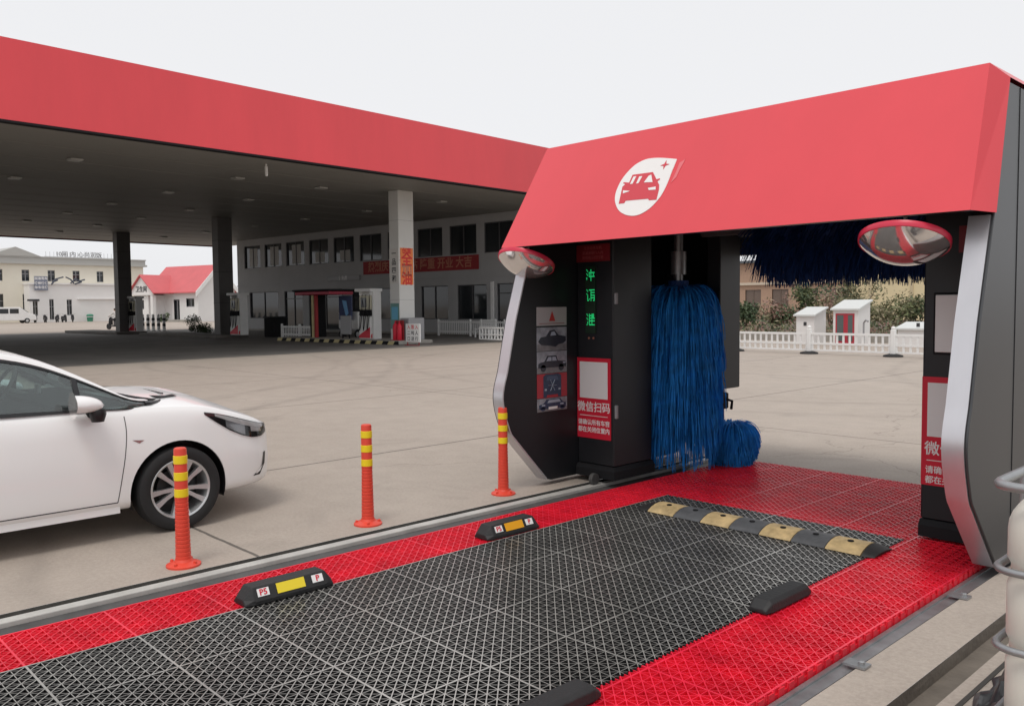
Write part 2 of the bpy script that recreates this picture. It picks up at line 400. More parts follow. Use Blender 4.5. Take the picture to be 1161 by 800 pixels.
# ------------------------------------------------------------------ drain mat: a lattice of ribs over a base
TX0, TY0, TP = -4.70, 0.0, 0.49
def clip_line(p0, d, box):
    x0, x1, y0, y1 = box; t0, t1 = -1e9, 1e9
    for pc, dc, lo, hi in ((p0[0],d[0],x0,x1),(p0[1],d[1],y0,y1)):
        if abs(dc) < 1e-9:
            if pc < lo or pc > hi: return None
            continue
        a, c = (lo-pc)/dc, (hi-pc)/dc; t0 = max(t0, min(a,c)); t1 = min(t1, max(a,c))
    if t1-t0 < 0.01: return None
    return (p0[0]+d[0]*t0, p0[1]+d[1]*t0), (p0[0]+d[0]*t1, p0[1]+d[1]*t1)
def lattice(mb, boxes, ztop, zbot, m_side, m_top):
    c = TP/8
    for bx in boxes:
        x0, x1, y0, y1 = bx
        i0, i1 = int((x0-TX0)/c)-1, int((x1-TX0)/c)+2; k0, k1 = int((y0-TY0)/c)-1, int((y1-TY0)/c)+2
        def strip(p0, d, w, top):
            s = clip_line(p0, d, bx)
            if s:
                mb.bar((*s[0], (top+zbot)/2), (*s[1], (top+zbot)/2), w, top-zbot, m_side); mb.m[-2] = mb.mi(m_top)
        for i in range(i0, i1):
            x = TX0+i*c; big = i % 8 == 0
            if x0-1e-6 <= x <= x1+1e-6: strip((x, y0), (0,1), .010 if big else .0035, ztop-(0 if big else .0015))
        for k in range(k0, k1):
            y = TY0+k*c; big = k % 8 == 0
            if y0-1e-6 <= y <= y1+1e-6: strip((x0, y), (1,0), .010 if big else .0038, ztop-(.0005 if big else .002))
        for n in range(i0+k0-2, i1+k1+2): strip((TX0+n*c, TY0), (-.7071,.7071), .0052, ztop-.001)
        for n in range(i0-k1-2, i1-k0+2): strip((TX0+n*c, TY0), (.7071,.7071), .0028, ztop-.0025)
def mat_plastic(name, col, rough):
    m = mat(name, col, rough, var=0.25, scale=5, bump=0.08, bscale=90, spec=0.5); return m
M_mred = mat_plastic('red_mat_plastic', (0.84,0.022,0.060), 0.34)
M_mreds = mat('red_mat_ribs', (0.80,0.012,0.034), 0.5, var=0.2, scale=5)
M_mblks = mat('grey_mat_ribs', (0.016,0.016,0.017), 0.55, var=0.3, scale=4)
M_mredb= mat('red_mat_base', (0.72,0.012,0.032), 0.6, var=0.2, scale=5)
M_mblk = mat('grey_mat_plastic', (0.32,0.312,0.295), 0.24, var=0.5, scale=0.8, bump=0.08, bscale=90, spec=0.7)
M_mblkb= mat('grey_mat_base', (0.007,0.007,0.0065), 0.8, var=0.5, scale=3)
BX0, BX1, BY1 = -4.215, -2.285, 5.78
red_boxes = [(-4.70,BX0,-4,BY1),(BX1,-1.75,-4,BY1),(-4.70,-1.75,BY1,7.645)]
t = thing('drain_mat', 'bright red plastic grid mat framing the wash lane and running under the machine', 'floor mat', (-3.2,5.8,0))
q = MB(); lattice(q, red_boxes, .030, .004, M_mreds, M_mred); q.build('rib_lattice', None, t, fix=False)
q = MB()
for b in red_boxes: q.box(b[0],b[1],b[2],b[3],-.069,.0062)
k = 0
yy = -3.95
while yy < 7.6:                                              # toothed outer edge on the rail side
    q.box(-1.750,-1.744,yy,yy+.045,-.02,.026); yy += .0817
q.build('base_sheet', M_mredb, t)
t = thing('drain_mat', 'dark grey plastic grid mat filling the middle of the red wash lane', 'floor mat', (-3.2,1.5,0))
blk = [(BX0+.001,BX1-.001,-4,BY1-.001)]
q = MB(); lattice(q, blk, .033, -.012, M_mblks, M_mblk); q.build('rib_lattice', None, t, fix=False)
q = MB(); b = blk[0]; q.box(b[0],b[1],b[2],b[3],-.069,-.012); q.build('base_sheet', M_mblkb, t)

# ------------------------------------------------------------------ wheel stops
def wheel_stop(label, X, y0, y1, stickers, reflect):
    c = (X, (y0+y1)/2, .03); h = (y1-y0)/2
    t = thing('wheel_stop', label, 'wheel stop', c, 'wheel stops on the wash mat', frame='L')
    q = MB(); n = [(-.085,.004),(-.085,.03),(-.05,.095),(.05,.095),(.085,.03),(.085,.004)] if stickers else [(-.065,.004),(-.065,.03),(-.045,.066),(.04,.066),(.06,.05),(.065,.004)]
    prof = lambda e, s: [(x*s, e, z) for x, z in n]
    rows = [[(x*.8, -h, .004+(z-.004)*.35) for x, z in n], [(x, -h+.05, .004+(z-.004)*1.0) for x, z in n], [(x, h-.05, z) for x, z in n], [(x*.8, h, .004+(z-.004)*.35) for x, z in n]]
    vs = [p for r_ in rows for p in r_]; fs = []
    for i in range(3):
        for j in range(6): fs.append((i*6+j,(i+1)*6+j,(i+1)*6+(j+1)%6,i*6+(j+1)%6))
    fs += [(0,1,2,3,4,5),(23,22,21,20,19,18)]
    q.add(vs, fs); q.build('body', M_rubber, t, bevel=.006)
    if stickers:
        def pt(y, s, off=.003):                              # a point on the sloped face towards the lane
            a, b_ = Vector((.085,0,.03)), Vector((.05,0,.095)); p = a.lerp(b_, s); nrm = Vector((.88,0,.47))
            p = p+nrm*off; return (p.x, y, p.z)
        def plate(name, yc, hw, m, off=.003, s0=.15, s1=.9):
            g_ = MB(); g_.add([pt(yc-hw,s0,off),pt(yc+hw,s0,off),pt(yc+hw,s1,off),pt(yc-hw,s1,off),pt(yc-hw,s0,0.0005),pt(yc+hw,s0,0.0005),pt(yc+hw,s1,.0005),pt(yc-hw,s1,.0005)], [(0,1,2,3),(0,4,5,1),(1,5,6,2),(2,6,7,3),(3,7,4,0)])
            return g_.build(name, m, t)
        plate('reflector', 0, .085, reflect)
        for yc in (-h+.105, h-.105):
            s = plate('sticker', yc, .034, M_paper, s0=.24, s1=.82)
            g_ = MB(); o_ = Vector(pt(yc, .52, .0045)); g_.text('P5' if yc < 0 else 'P', o_, (0,1,0), (-.474,0,.88), .046, depth=.002, bold=.02)
            g_.build('lettering', M_redp, s)
    return t
wheel_stop('black wheel stop with yellow reflector, nearest the white car', -4.27, 2.02, 2.56, True, M_ryel)
wheel_stop('black wheel stop with amber reflector, nearer the machine than the one with the yellow reflector', -4.31, 3.78, 4.28, True, M_ramb)
wheel_stop('plain black wheel stop on the right red strip, closest to the speed bump', -2.26, 3.86, 4.34, False, None)
wheel_stop('plain black wheel stop on the right red strip cut by the bottom of the photo', -2.26, 2.06, 2.58, False, None)

# ------------------------------------------------------------------ speed bump
t = thing('speed_bump', 'rubber speed bump of worn yellow and grey segments across the mat', 'speed bump', (-3.15,5.35,.03), frame='W')
prof = [(y*.88, z*.98) for y, z in [(-.17,.004),(-.165,.014),(-.12,.034),(-.06,.05),(0,.055),(.06,.05),(.12,.034),(.165,.014),(.17,.004)]]
xs = np.linspace(-3.98,-2.32,8)
for i in range(7):
    a, c = xs[i]+.003, xs[i+1]-.003; m = M_yel if i % 2 == 0 else M_greyr
    q = MB(); q.prism([(5.34+y, .03+z) for y, z in prof], lambda y, z: (a,y,z), lambda y, z: (c,y,z))
    seg = q.build('segment', m, t, smooth=40)
    xm = (a+c)/2
    q = MB(); q.lathe([(.02,.0),(.02,.006),(.012,.008)], (xm,5.31,.0815), 10); q.build('bolt', M_blackm, seg, loc=(0,0,0)).parent = seg
q = MB()
for (a, c) in ((-4.10,-3.985),(-2.315,-2.24)):
    s = -1 if a < -3.9 else 1
    e, f = (c, a) if s < 0 else (a, c)
    top = [(5.34+y, .03+z) for y, z in prof]; low = [(5.34+y*.9, .03+z*.3+.002) for y, z in prof]
    n = len(prof); q.add([(e,y,z) for y, z in top]+[(f,y,z) for y, z in low], [(i,i+1,n+i+1,n+i) for i in range(n-1)]+[tuple(range(n)), tuple(range(n,2*n)), (0,n,2*n-1,n-1)])
islands(q.build('end_cap', M_rubber, t, smooth=40))

# ------------------------------------------------------------------ bollards
def bollard():
    t = thing('bollard', 'orange red flexible bollard with yellow bands, between the other two', 'bollard', (0,0,0), 'bollards along the wash lane', frame='L')
    q = MB(); q.lathe([(.105,0),(.105,.012),(.085,.022),(.058,.03),(.05,.045)], n=28); 
    for k in range(4):
        a = k*math.pi/2+.6; q.lathe([(.011,.02),(.011,.032),(.006,.035)], (math.cos(a)*.083, math.sin(a)*.083, 0), 8)
    q.build('base', M_post, t, smooth=35)
    pr = []
    z = .045
    while z < .42:                                          # ribbed lower sleeve
        r_ = .048-.008*(z/.42); pr += [(r_, z), (r_, z+.017), (r_-.003, z+.019), (r_-.003, z+.024)]; z += .026
    pr += [(.041,.43),(.039,.735),(.037,.745),(.030,.75)]
    q = MB(); q.lathe(pr, n=28); q.build('tube', M_post, t, smooth=35)
    for z0 in (.44,.545,.65):
        q = MB(); q.lathe([(.0405,z0),(.0428,z0+.002),(.0424,z0+.05),(.0402,z0+.052)], n=28, cap=False); q.build('reflective_band', M_pyel, t, smooth=35)
    return t
b0 = bollard(); b0.location = (-5.31,3.54,0); b0.rotation_euler.z = .4
copy_tree(b0, (-5.29,2.14,0), 0, 'orange red flexible bollard with yellow bands in front of the car wheel')
copy_tree(b0, (-5.33,4.94,0), 1.1, 'orange red flexible bollard with yellow bands partly behind the wash machine')
# ------------------------------------------------------------------ car wash machine
W = thing('car_wash_machine', 'red topped gantry car wash machine with dark side panels and blue brushes over the lane', 'car wash', (-3.52,6.45,0))
XL, XR = -5.43, -1.62; YC = 6.45
raw = [(5.47,2.87),(5.43,2.76),(5.26,2.10),(5.07,1.50),(4.965,1.05)]
knee = cat_spline([(5.0,1.2),(4.965,1.05),(4.925,.93),(4.91,.83),(4.925,.72),(4.965,.60),(5.01,.50),(5.10,.41)], 4)
knee = [(p[0],p[1]) for p in [Vector((*q,0)) if len(q) == 2 else q for q in knee]][4:-4]
front = raw[:4]+knee+[(5.24,.26),(5.44,.055),(5.50,.03)]
outline = front+[(2*YC-y, z) for y, z in reversed(front)]
def inset(poly, d):
    n = len(poly); out = []
    A = sum(poly[i][0]*poly[(i+1)%n][1]-poly[(i+1)%n][0]*poly[i][1] for i in range(n)); sg = 1 if A > 0 else -1
    for i in range(n):
        p, a, b = Vector(poly[i]), Vector(poly[i-1]), Vector(poly[(i+1)%n])
        d1, d2 = (p-a).normalized(), (b-p).normalized(); n1, n2 = Vector((-d1.y,d1.x))*sg, Vector((-d2.y,d2.x))*sg
        m = (n1+n2); m = m/max(.3,(1+n1.dot(n2))); q = p+m*d; out.append((q.x,q.y))
    return out
def pl(X): return lambda y, z: (X, y, z)
inn = inset(outline, .014)
full = outline
for side in (-1, 1):
    outline = full if side > 0 else [((5.70 if y < YC else 2*YC-5.70) if z > 2.5 else y, z) for y, z in full]
    inn = inset(outline, .014)
    xo = XL if side < 0 else XR                            # outer face
    xi = xo-side*.13                                       # inner face
    core = MB(); core.prism(inn, pl(xi), pl(xo-side*.016)); c_ = core.build('side_panel', M_black, W, bevel=.004)
    sk = MB(); sk.prism(inset(outline,.006), pl(xo-side*.0145), pl(xo)); s_ = sk.build('outer_skin', M_grey, c_, bevel=.004, loc=(0,0,0))
    sm = MB()
    for yy in (5.66, 7.24):
        sm.box(min(xo+side*.0005,xo+side*.003), max(xo+side*.0005,xo+side*.003), yy-.004, yy+.004, .12, 2.86)
    islands(sm.build('skin_seam', M_blackm, c_, loc=(0,0,0)))
    # silver edge band wrapped along front and rear
    for rear in (0, 1):
        path = front[2:-1]; inn2 = inset(outline, .013)[2:len(front)-1]
        if rear: path = [(2*YC-y,z) for y, z in path]; inn2 = [(2*YC-y,z) for y, z in inn2]
        b = MB(); x0, x1 = sorted((xi-side*.004, xo-side*.018))
        n = len(path); vs = [(x0,*p) for p in path]+[(x1,*p) for p in path]+[(x0,*p) for p in inn2]+[(x1,*p) for p in inn2]
        fs = []
        for i in range(n-1):
            fs += [(i,i+1,n+i+1,n+i),(2*n+i,3*n+i,3*n+i+1,2*n+i+1),(i,2*n+i,2*n+i+1,i+1),(n+i,n+i+1,3*n+i+1,3*n+i)]
        fs += [(0,n,3*n,2*n),(n-1,3*n-1,4*n-1,2*n-1)]
        b.add(vs, fs); b.build('edge_trim', M_silver, W, smooth=40)

# red header: front and rear fascia leaning inwards, bevelled ends
hd = MB()
def mir(p): return (2*-3.525-p[0], p[1], p[2])
A, B, Cc, D = (-1.66,5.0,2.11), (-1.735,5.5,3.0), (-1.612,5.27,2.11), (-1.612,5.455,2.885)
def rr(p): return (p[0], 2*YC-p[1], p[2])
A2, B2, C2, D2 = rr(A), rr(B), rr(Cc), rr(D)
vs = [A,B,Cc,D,A2,B2,C2,D2]; vs = vs+[mir(p) for p in vs]; vs[11] = (vs[11][0],5.66,2.885); vs[15] = (vs[15][0],2*YC-5.66,2.885)
fs = [(0,8,9,1),(0,1,3,2),(8,10,11,9),(1,9,13,5),(1,5,7,3),(9,11,15,13),(4,5,13,12),(4,6,7,5),(12,13,15,14)]
hd.add(vs, fs)
# returns: a lip under each fascia, and the shell's inner side
lip = MB()
for s in (0, 1):
    f = (lambda p: p) if s == 0 else rr
    a, am = f((-1.668,5.008,2.112)), f((-5.382,5.008,2.112)); i0, i1 = f((-1.668,5.10,2.112)), f((-5.382,5.10,2.112)); t0, t1 = f((-1.668,5.30,2.45)), f((-5.382,5.30,2.45))
    lip.add([a,am,i1,i0,t0,t1], [(0,1,2,3),(3,2,5,4)])
for xx in (-1.635,-5.415):
    lip.add([(xx,5.28,2.113),(xx,2*YC-5.28,2.113),(xx,2*YC-5.28,2.45),(xx,5.28,2.45)], [(0,1,2,3)])
hdo = hd.build('header', M_red, W, smooth=30)
lip.build('header_lip', M_black, W)
q = MB(); q.box(-5.38,-1.67,5.24,2*YC-5.24,2.45,2.50); q.build('ceiling_panel', M_blackm, W)
q = MB(); q.box(-4.7,-4.1,5.62,5.74,2.40,2.447); q.build('ceiling_lamp', M_paper, W)
# emblem on the fascia
a0, b0_ = Vector((0,5.0,2.11)), Vector((0,5.5,3.0)); vdir = (b0_-a0).normalized(); nrm = Vector((0,-vdir.z,vdir.y))
def fp(off): return lambda x, v: tuple(Vector((x,0,0))+a0+vdir*v+nrm*off)
drop = [(-3.805,.668),(-3.963,.704),(-4.083,.716),(-4.160,.698),(-4.222,.655),(-4.278,.565),(-4.296,.474),(-4.29,.399),(-4.261,.332),(-4.203,.262),(-4.126,.214),(-4.041,.192),(-3.97,.2),(-3.903,.24),(-3.86,.296),(-3.83,.362),(-3.815,.457),(-3.812,.554),(-3.808,.606)]
ds = [(p.x,p.y) for p in cat_spline([(x,y,0) for x, y in drop]+[(*drop[0],0)], 4)[:-1]]
q = MB(); q.prism(ds, fp(.0005), fp(.004)); em = q.build('emblem', M_paper, W)
car2 = [(-4.221,.318),(-4.234,.402),(-4.247,.477),(-4.226,.497),(-4.252,.51),(-4.251,.519),(-4.193,.508),(-4.187,.579),(-3.991,.577),(-3.931,.503),(-3.901,.508),(-3.896,.498),(-3.915,.483),(-3.886,.448),(-3.872,.402),(-3.862,.314),(-3.931,.317),(-3.946,.332),(-4.161,.339),(-4.167,.317)]
M_emr = mat('emblem_red', (0.60,0.05,0.07), 0.45)
q = MB(); q.prism(car2, fp(.0045), fp(.0065))
sx, sy = -3.899, .629
star = []
for k in range(8):
    r_ = .042 if k % 2 == 0 else .013; an = k*math.pi/4; star.append((sx+r_*math.cos(an), sy+r_*math.sin(an)))
q.prism(star, fp(.0045), fp(.0065)); q.build('car_symbol', M_emr, em, loc=(0,0,0))
q = MB()
for poly in ([(-4.176,.491),(-4.169,.558),(-4.14,.559),(-4.152,.49)],[(-4.116,.487),(-4.109,.552),(-4.08,.551),(-4.094,.489)],[(-4.042,.488),(-4.017,.546),(-3.996,.552),(-3.957,.48)],[(-4.214,.409),(-4.224,.439),(-4.15,.424)],[(-3.983,.43),(-3.911,.434),(-3.902,.406),(-3.966,.41)]):
    q.prism(poly, fp(.007), fp(.0085))
islands(q.build('symbol_highlight', M_paper, em, loc=(0,0,0)), .001)
M_pink = mat('emblem_pink', (0.72,0.16,0.18), 0.45)
q = MB(); q.prism([(-3.725,.655),(-3.77,.63),(-3.772,.555),(-3.785,.455),(-3.752,.50),(-3.745,.565)], fp(.0005), fp(.003)); q.build('emblem_swoosh', M_pink, W)

# pillars inside the gantry
def pillar(x0, x1, y0, y1, lamp):
    q = MB(); q.cbox(x0,x1,y0,y1,.16,2.45,.012); o = q.build('pillar', M_black, W)
    k = MB(); k.add([(x0,y0,.16),(x1,y0,.16),(x1,y1,.16),(x0,y1,.16),(x0-.0,y0-.03,.125),(x1+.03,y0-.03,.125),(x1+.03,y1,.125),(x0,y1,.125),(x0,y0-.03,.05),(x1+.03,y0-.03,.05),(x1+.03,y1,.05),(x0,y1,.05)],
        [(0,1,5,4),(1,2,6,5),(2,3,7,6),(3,0,4,7),(4,5,9,8),(5,6,10,9),(6,7,11,10),(7,4,8,11),(11,10,9,8),(0,3,2,1)])
    k.build('plinth', M_blackm, W)
    return o
pillar(-5.295,-4.865,5.86,6.42,0)
k2 = pillar(-2.235,-1.76,5.90,6.46,0)
# left pillar: nameplate, display, code panel, switch
yf = 5.86
def fplane(yo): return lambda x, z: (x, yo, z)
def flat(name, m, x0, x1, z0, z1, par, y=yf, th=.006, off=0.0):
    q = MB(); q.box(x0,x1,y-off-th,y-off,z0,z1); o = q.build(name, m, par)
    if par is not W: o.location = (0,0,0)
    return o
M_dred = mat('dark_red_plate', (0.22,0.012,0.02), 0.45)
M_dtxt = mat('faint_lettering', (0.42,0.10,0.10), 0.5)
pn = flat('nameplate', M_dred, -5.315+.02, -4.90, 2.005, 2.16, W)
q = MB()
for i, s_ in enumerate(('全自动洗车机','请减速慢行入内','按照指示灯行驶')):
    q.text(s_, (-5.10, yf-.0065, 2.125-i*.043), (1,0,0), (0,0,1), .036, depth=.002)
q.build('lettering', M_dtxt, pn, loc=(0,0,0))
dp = flat('display', M_leddim, -5.185, -5.065, 1.36, 1.965, W, th=.012)
G = {'a': ["#....#....",".#...#....","...#######","#..#.#..#.",".#.#.#..#.","...#######","#....#....","#....#....",".....#...."],
     'b': ["#..#######",".#...#....",".....#####","#....#....",".#...#####",".#...#...#",".#...#####",".#.#.#...#",".##..#..##"],
     'c': ["#..#..###.",".#.######.","...#..###.","#..#######",".#.#..#...","...#######",".#.#..#...",".#.#..#...","#..#######"]}
q = MB()
for ch, zt in (('a',1.935),('b',1.755),('c',1.535)):
    for r_, row in enumerate(G[ch]):
        for c_, v in enumerate(row):
            if v == '#' : 
                x = -5.168+c_*.0098; z = zt-r_*.0118; q.box(x,x+.0068,yf-.0145,yf-.0122,z-.0082,z)
q.build('display_characters', M_led, dp, loc=(0,0,0))
M_ind = mat('indicator', (0.30,0.12,0.08), 0.4)
q = MB()
for x in (-5.15,-5.095): q.lathe([(.011,-.008),(.011,0)], (x,yf-.001,1.315), 10, axis='y')
q.build('indicator_lamp', M_ind, W)
def code_panel(x0, x1, z0, z1, y):
    p_ = flat('code_panel', M_redp, x0, x1, z0, z1, W, y=y)
    w_ = x1-x0; xc = (x0+x1)/2; s_ = w_*.83; zt = z1-w_*.09
    flat('white_square', M_paper, xc-s_/2, xc+s_/2, zt-s_, zt, p_, y=y, th=.002, off=.0065)
    q = MB(); q.text('微信扫码', (xc,y-.0068,zt-s_-.085), (1,0,0), (0,0,1), .098, depth=.002, bold=.012)
    q.box(xc-s_/2,xc+s_/2,y-.0085,y-.0065,zt-s_-.162,zt-s_-.157)
    q.text('请确认所有车窗', (xc,y-.0068,zt-s_-.225), (1,0,0), (0,0,1), .054, depth=.002, bold=.014)
    q.text('都在关闭位置内', (xc,y-.0068,zt-s_-.292), (1,0,0), (0,0,1), .054, depth=.002, bold=.014)
    q.build('lettering', M_paper, p_, loc=(0,0,0))
code_panel(-5.30+.005,-4.895,.40,1.135,5.86)
code_panel(-2.232,-1.80,.395,1.12,5.90)
q = MB(); q.cbox(-4.866,-4.842,5.87,5.90,.60,.72,.004); q.cbox(-4.866,-4.842,5.87,5.90,1.62,1.72,.004); islands(q.build('switch', M_frame, W))
q = MB(); q.cbox(-2.15,-1.80,5.872,5.8845,1.285,1.66,.004); q.build('white_plate', M_paper, W)
q = MB(); q.cbox(-2.165,-1.785,5.885,5.8985,1.27,1.675,.003); q.build('plate_backing', M_blackm, W)
pn = flat('nameplate', M_dred, -2.02, -1.76, 1.93, 2.10, W, y=5.90)
q = MB()
for i, s_ in enumerate(('请减速慢行','按照指示灯','行驶入内')): q.text(s_, (-1.89, 5.8935, 2.06-i*.05), (1,0,0), (0,0,1), .036, depth=.002)
q.build('lettering', M_dtxt, pn, loc=(0,0,0))
# instruction poster on the inner face of the kerb-side panel (faces +X)
xp = XL+.13
def pside(off): return lambda y, z: (xp+off, y, z)
def sflat(name, m, y0, y1, z0, z1, par, off=.0005, th=.003):
    q = MB(); q.box(xp+off,xp+off+th,y0,y1,z0,z1); o = q.build(name, m, par)
    if par is not W: o.location = (0,0,0)
    return o
PY0_, PY1_ = 5.33, 5.715
po = sflat('poster', mat('poster_header', (0.40,0.39,0.39), 0.4), PY0_, PY1_, 1.435, 1.60, W)
q = MB(); q.prism([(5.485,1.475),(5.565,1.475),(5.525,1.565)], pside(.004), pside(.0055)); q.build('warning_triangle', mat('warning_red', (0.42,0.03,0.03), 0.4), po, loc=(0,0,0))
q = MB(); q.box(xp+.004,xp+.005,5.36,5.685,1.452,1.457); q.build('caption', M_dred, po, loc=(0,0,0))
pz = [(1.21,1.42),(1.01,1.205),(.79,1.005),(.67,.785)]
for i, (z0, z1) in enumerate(pz):
    pp = sflat('poster', M_pic if i != 2 else mat('poster_red', (0.40,0.03,0.045), 0.4), PY0_, PY1_, z0, z1, W)
    q = MB(); h = z1-z0
    def sh(poly): q.prism([(PY0_+u*(PY1_-PY0_), z0+v*h) for u, v in poly], pside(.004), pside(.0055))
    def band(poly, m, off=.0042):
        g_ = MB(); g_.prism([(PY0_+u*(PY1_-PY0_), z0+v*h) for u, v in poly], pside(off), pside(off+.0006)); g_.build('picture_area', m, pp, loc=(0,0,0))
    def wheels(cs, r_=.09, v=.24):
        for cx in cs: sh([(cx+r_*math.cos(a*.5236), v+r_*1.8*math.sin(a*.5236)) for a in range(12)])
    M_pale = mat('poster_pale_ink', (0.35,0.40,0.48), 0.4); M_floor = mat('poster_floor_ink', (0.20,0.20,0.21), 0.4, var=0.3, scale=20)
    if i != 2: band([(.0,.0),(1,.0),(1,.28),(0,.28)], M_floor, .0032)
    if i == 0:
        sh([(.04,.40),(.12,.58),(.30,.62),(.42,.86),(.58,.90),(.72,.66),(.96,.60),(.97,.40),(.88,.30),(.70,.26),(.62,.16),(.40,.22),(.14,.26)])
        band([(.44,.64),(.48,.80),(.57,.82),(.64,.66)], M_pale, .0058)
    if i == 1:
        sh([(.03,.26),(.04,.44),(.10,.50),(.24,.54),(.34,.80),(.64,.80),(.69,.55),(.95,.52),(.98,.40),(.97,.26)]); wheels((.2,.8))
        band([(.30,.56),(.37,.74),(.47,.74),(.47,.56)], M_pale, .0058); band([(.50,.56),(.50,.74),(.61,.74),(.65,.56)], M_pale, .0058)
        band([(.86,.42),(.95,.42),(.95,.49),(.86,.49)], M_pale, .0058)
    if i == 2:
        sh([(.2,.02),(.2,.9),(.28,.98),(.72,.98),(.8,.9),(.8,.02),(.7,.02),(.68,.12),(.32,.12),(.3,.02)])
        band([(.30,.72),(.34,.90),(.66,.90),(.70,.72)], mat('poster_deep_blue', (0.07,0.10,0.17), 0.4), .0058)
        for u in (.24,.70): band([(u,.30),(u+.07,.30),(u+.07,.38),(u,.38)], M_pale, .0058)
    if i == 3:
        sh([(.06,.2),(.05,.52),(.20,.62),(.30,.92),(.76,.94),(.86,.62),(.96,.54),(.95,.2)]); wheels((.18,.84), .08, .2)
        band([(.32,.64),(.38,.86),(.72,.87),(.78,.64)], M_pale, .0058)
        for u in (.14,.76): band([(u,.44),(u+.11,.42),(u+.11,.54),(u,.54)], M_pale, .0058)
    q.build('pictogram', M_picd if i < 2 else M_picb, pp, loc=(0,0,0))
    if i == 2:
        q = MB()
        for k in range(6): 
            an = k*math.pi/3; q.bar((xp+.0068,5.5225,.90),(xp+.0068,5.5225+.055*math.cos(an),.90+.055*math.sin(an)),.008,.002)
        q.build('snowflake', mat('poster_pale_ink', (0.35,0.45,0.6), 0.4), pp, loc=(0,0,0))
    if i == 3:
        q = MB(); q.box(xp+.0058,xp+.0070,5.47,5.585,.685,.708); q.build('number_plate', M_paper, pp, loc=(0,0,0))

# brushes
def strand(mb, p, d, ln, droop, wd, seg=5, curl=0.0, prog=False):
    """One bristle: leaves p along d, bends down under its own weight."""
    p = Vector(p); d = Vector(d).normalized(); pts = [p.copy()]; st = ln/seg
    for k in range(seg):
        d = (d+Vector((RNG.uniform(-curl,curl),RNG.uniform(-curl,curl),-droop*(2.2*(k/seg)**1.3 if prog else 1)))).normalized(); p = p+d*st; pts.append(p.copy())
    sd = d.cross(Vector((RNG.uniform(-1,1),RNG.uniform(-1,1),RNG.uniform(-.3,.3)))).normalized()*wd/2
    vs = []
    for k, q in enumerate(pts):
        f = 1-.55*k/seg; vs += [q-sd*f, q+sd*f]
    mb.add(vs, [(2*k,2*k+1,2*k+3,2*k+2) for k in range(seg)])
bx, by = -4.89, 6.87
q = MB()
for k in range(6500):
    z = .40+1.40*(RNG.random()**.85); a = RNG.uniform(0,2*math.pi); d = (math.cos(a),math.sin(a),RNG.uniform(-.30,.16))
    strand(q, (bx+.09*math.cos(a),by+.09*math.sin(a),z), d, min(RNG.uniform(.46,.66), z*.42+.34), 1.05+RNG.uniform(-.2,.2), .015, 8, .07, True)
q.build('bristles', M_blue, W, fix=False)
q = MB(); q.lathe([(.10,.40),(.10,1.84)], (bx,by,0), 16); q.build('brush_core', M_navy, W)
q = MB(); q.lathe([(.045,1.84),(.045,1.90),(.075,1.90),(.075,2.12),(.045,2.12),(.045,2.45)], (bx,by,0), 18); q.build('brush_shaft', M_steel, W, smooth=40)
# carriage plate behind the vertical brush and the low wheel brush
q = MB(); q.cbox(-5.29,-4.77,7.42,7.50,.30,2.45,.01); q.cbox(-4.76,-4.61,7.16,7.52,.78,2.45,.008); q.build('brush_carriage', M_black, W)
q = MB(); q.cbox(-4.80,-4.62,7.20,7.34,.58,.74,.01); q.tube([(-4.68,7.26,.76),(-4.68,7.26,.45)],.03,10); q.tube([(-4.62,7.28,.68),(-4.56,7.30,.66),(-4.57,7.30,.58)],.014,8); q.build('brush_bracket', M_blackm, W)
q = MB(); q.lathe([(.035,.0),(.035,.05),(.02,.06)], (-4.70,7.20,.735), 12); q.build('valve_cap', M_redp, W)
q = MB(); c0 = Vector((-4.60,7.36,.34))
for k in range(2300):
    a = RNG.uniform(0,2*math.pi); e = RNG.uniform(-.35,1.2); d = Vector((math.cos(a)*math.cos(e),math.sin(a)*math.cos(e),math.sin(e)))
    strand(q, c0+d*.05, d, RNG.uniform(.32,.37), .46+RNG.uniform(-.04,.04), .014, 7, .03)
q.build('bristles', M_blue, W, fix=False)
# the roof brush: horizontal axle across the gantry
ya, za = 7.0, 2.30
q = MB()
for k in range(9000):
    x = RNG.uniform(-4.0,-2.28); a = RNG.uniform(0,2*math.pi); d = (RNG.uniform(-.2,.2),math.cos(a),math.sin(a))
    if math.sin(a) > .35 and RNG.random() < .7: continue
    strand(q, (x,ya+.06*math.cos(a),za+.06*math.sin(a)), d, RNG.uniform(.42,.50), .22, .013, 5, .09)
q.build('bristles', M_navy, W, fix=False)
q = MB(); q.lathe([(.02,-3.9),(.33,-3.88),(.36,-3.8),(.36,-2.4),(.33,-2.3),(.02,-2.28)], (0,ya,za), 26, axis='x'); q.build('brush_core', M_navy, W, smooth=40)
q = MB(); q.lathe([(.05,-4.70),(.05,-4.3),(.07,-4.3),(.07,-2.35),(.05,-2.35),(.05,-2.0)], (0,ya,za), 14, axis='x'); q.build('brush_axle', M_steeld, W)
# right wheel brush hose and knob seen past the pillar
q = MB(); q.cbox(-2.29,-2.236,6.05,6.20,1.13,1.21,.008); q.tube([(-2.26,6.1,1.13),(-2.285,6.1,1.05),(-2.27,6.12,.98),(-2.24,6.12,.95)],.012,8); q.build('brush_bracket', M_blackm, W)
# wheels that carry the gantry on its rails
q = MB()
for xx in (-5.005,-1.685):
    for yy in (5.75,7.15): q.lathe([(.05,xx-.02),(.05,xx+.02)], (0,yy,.058 if xx < -3 else .05), 14, axis='x')
q.build('rail_wheel', M_steeld, W)

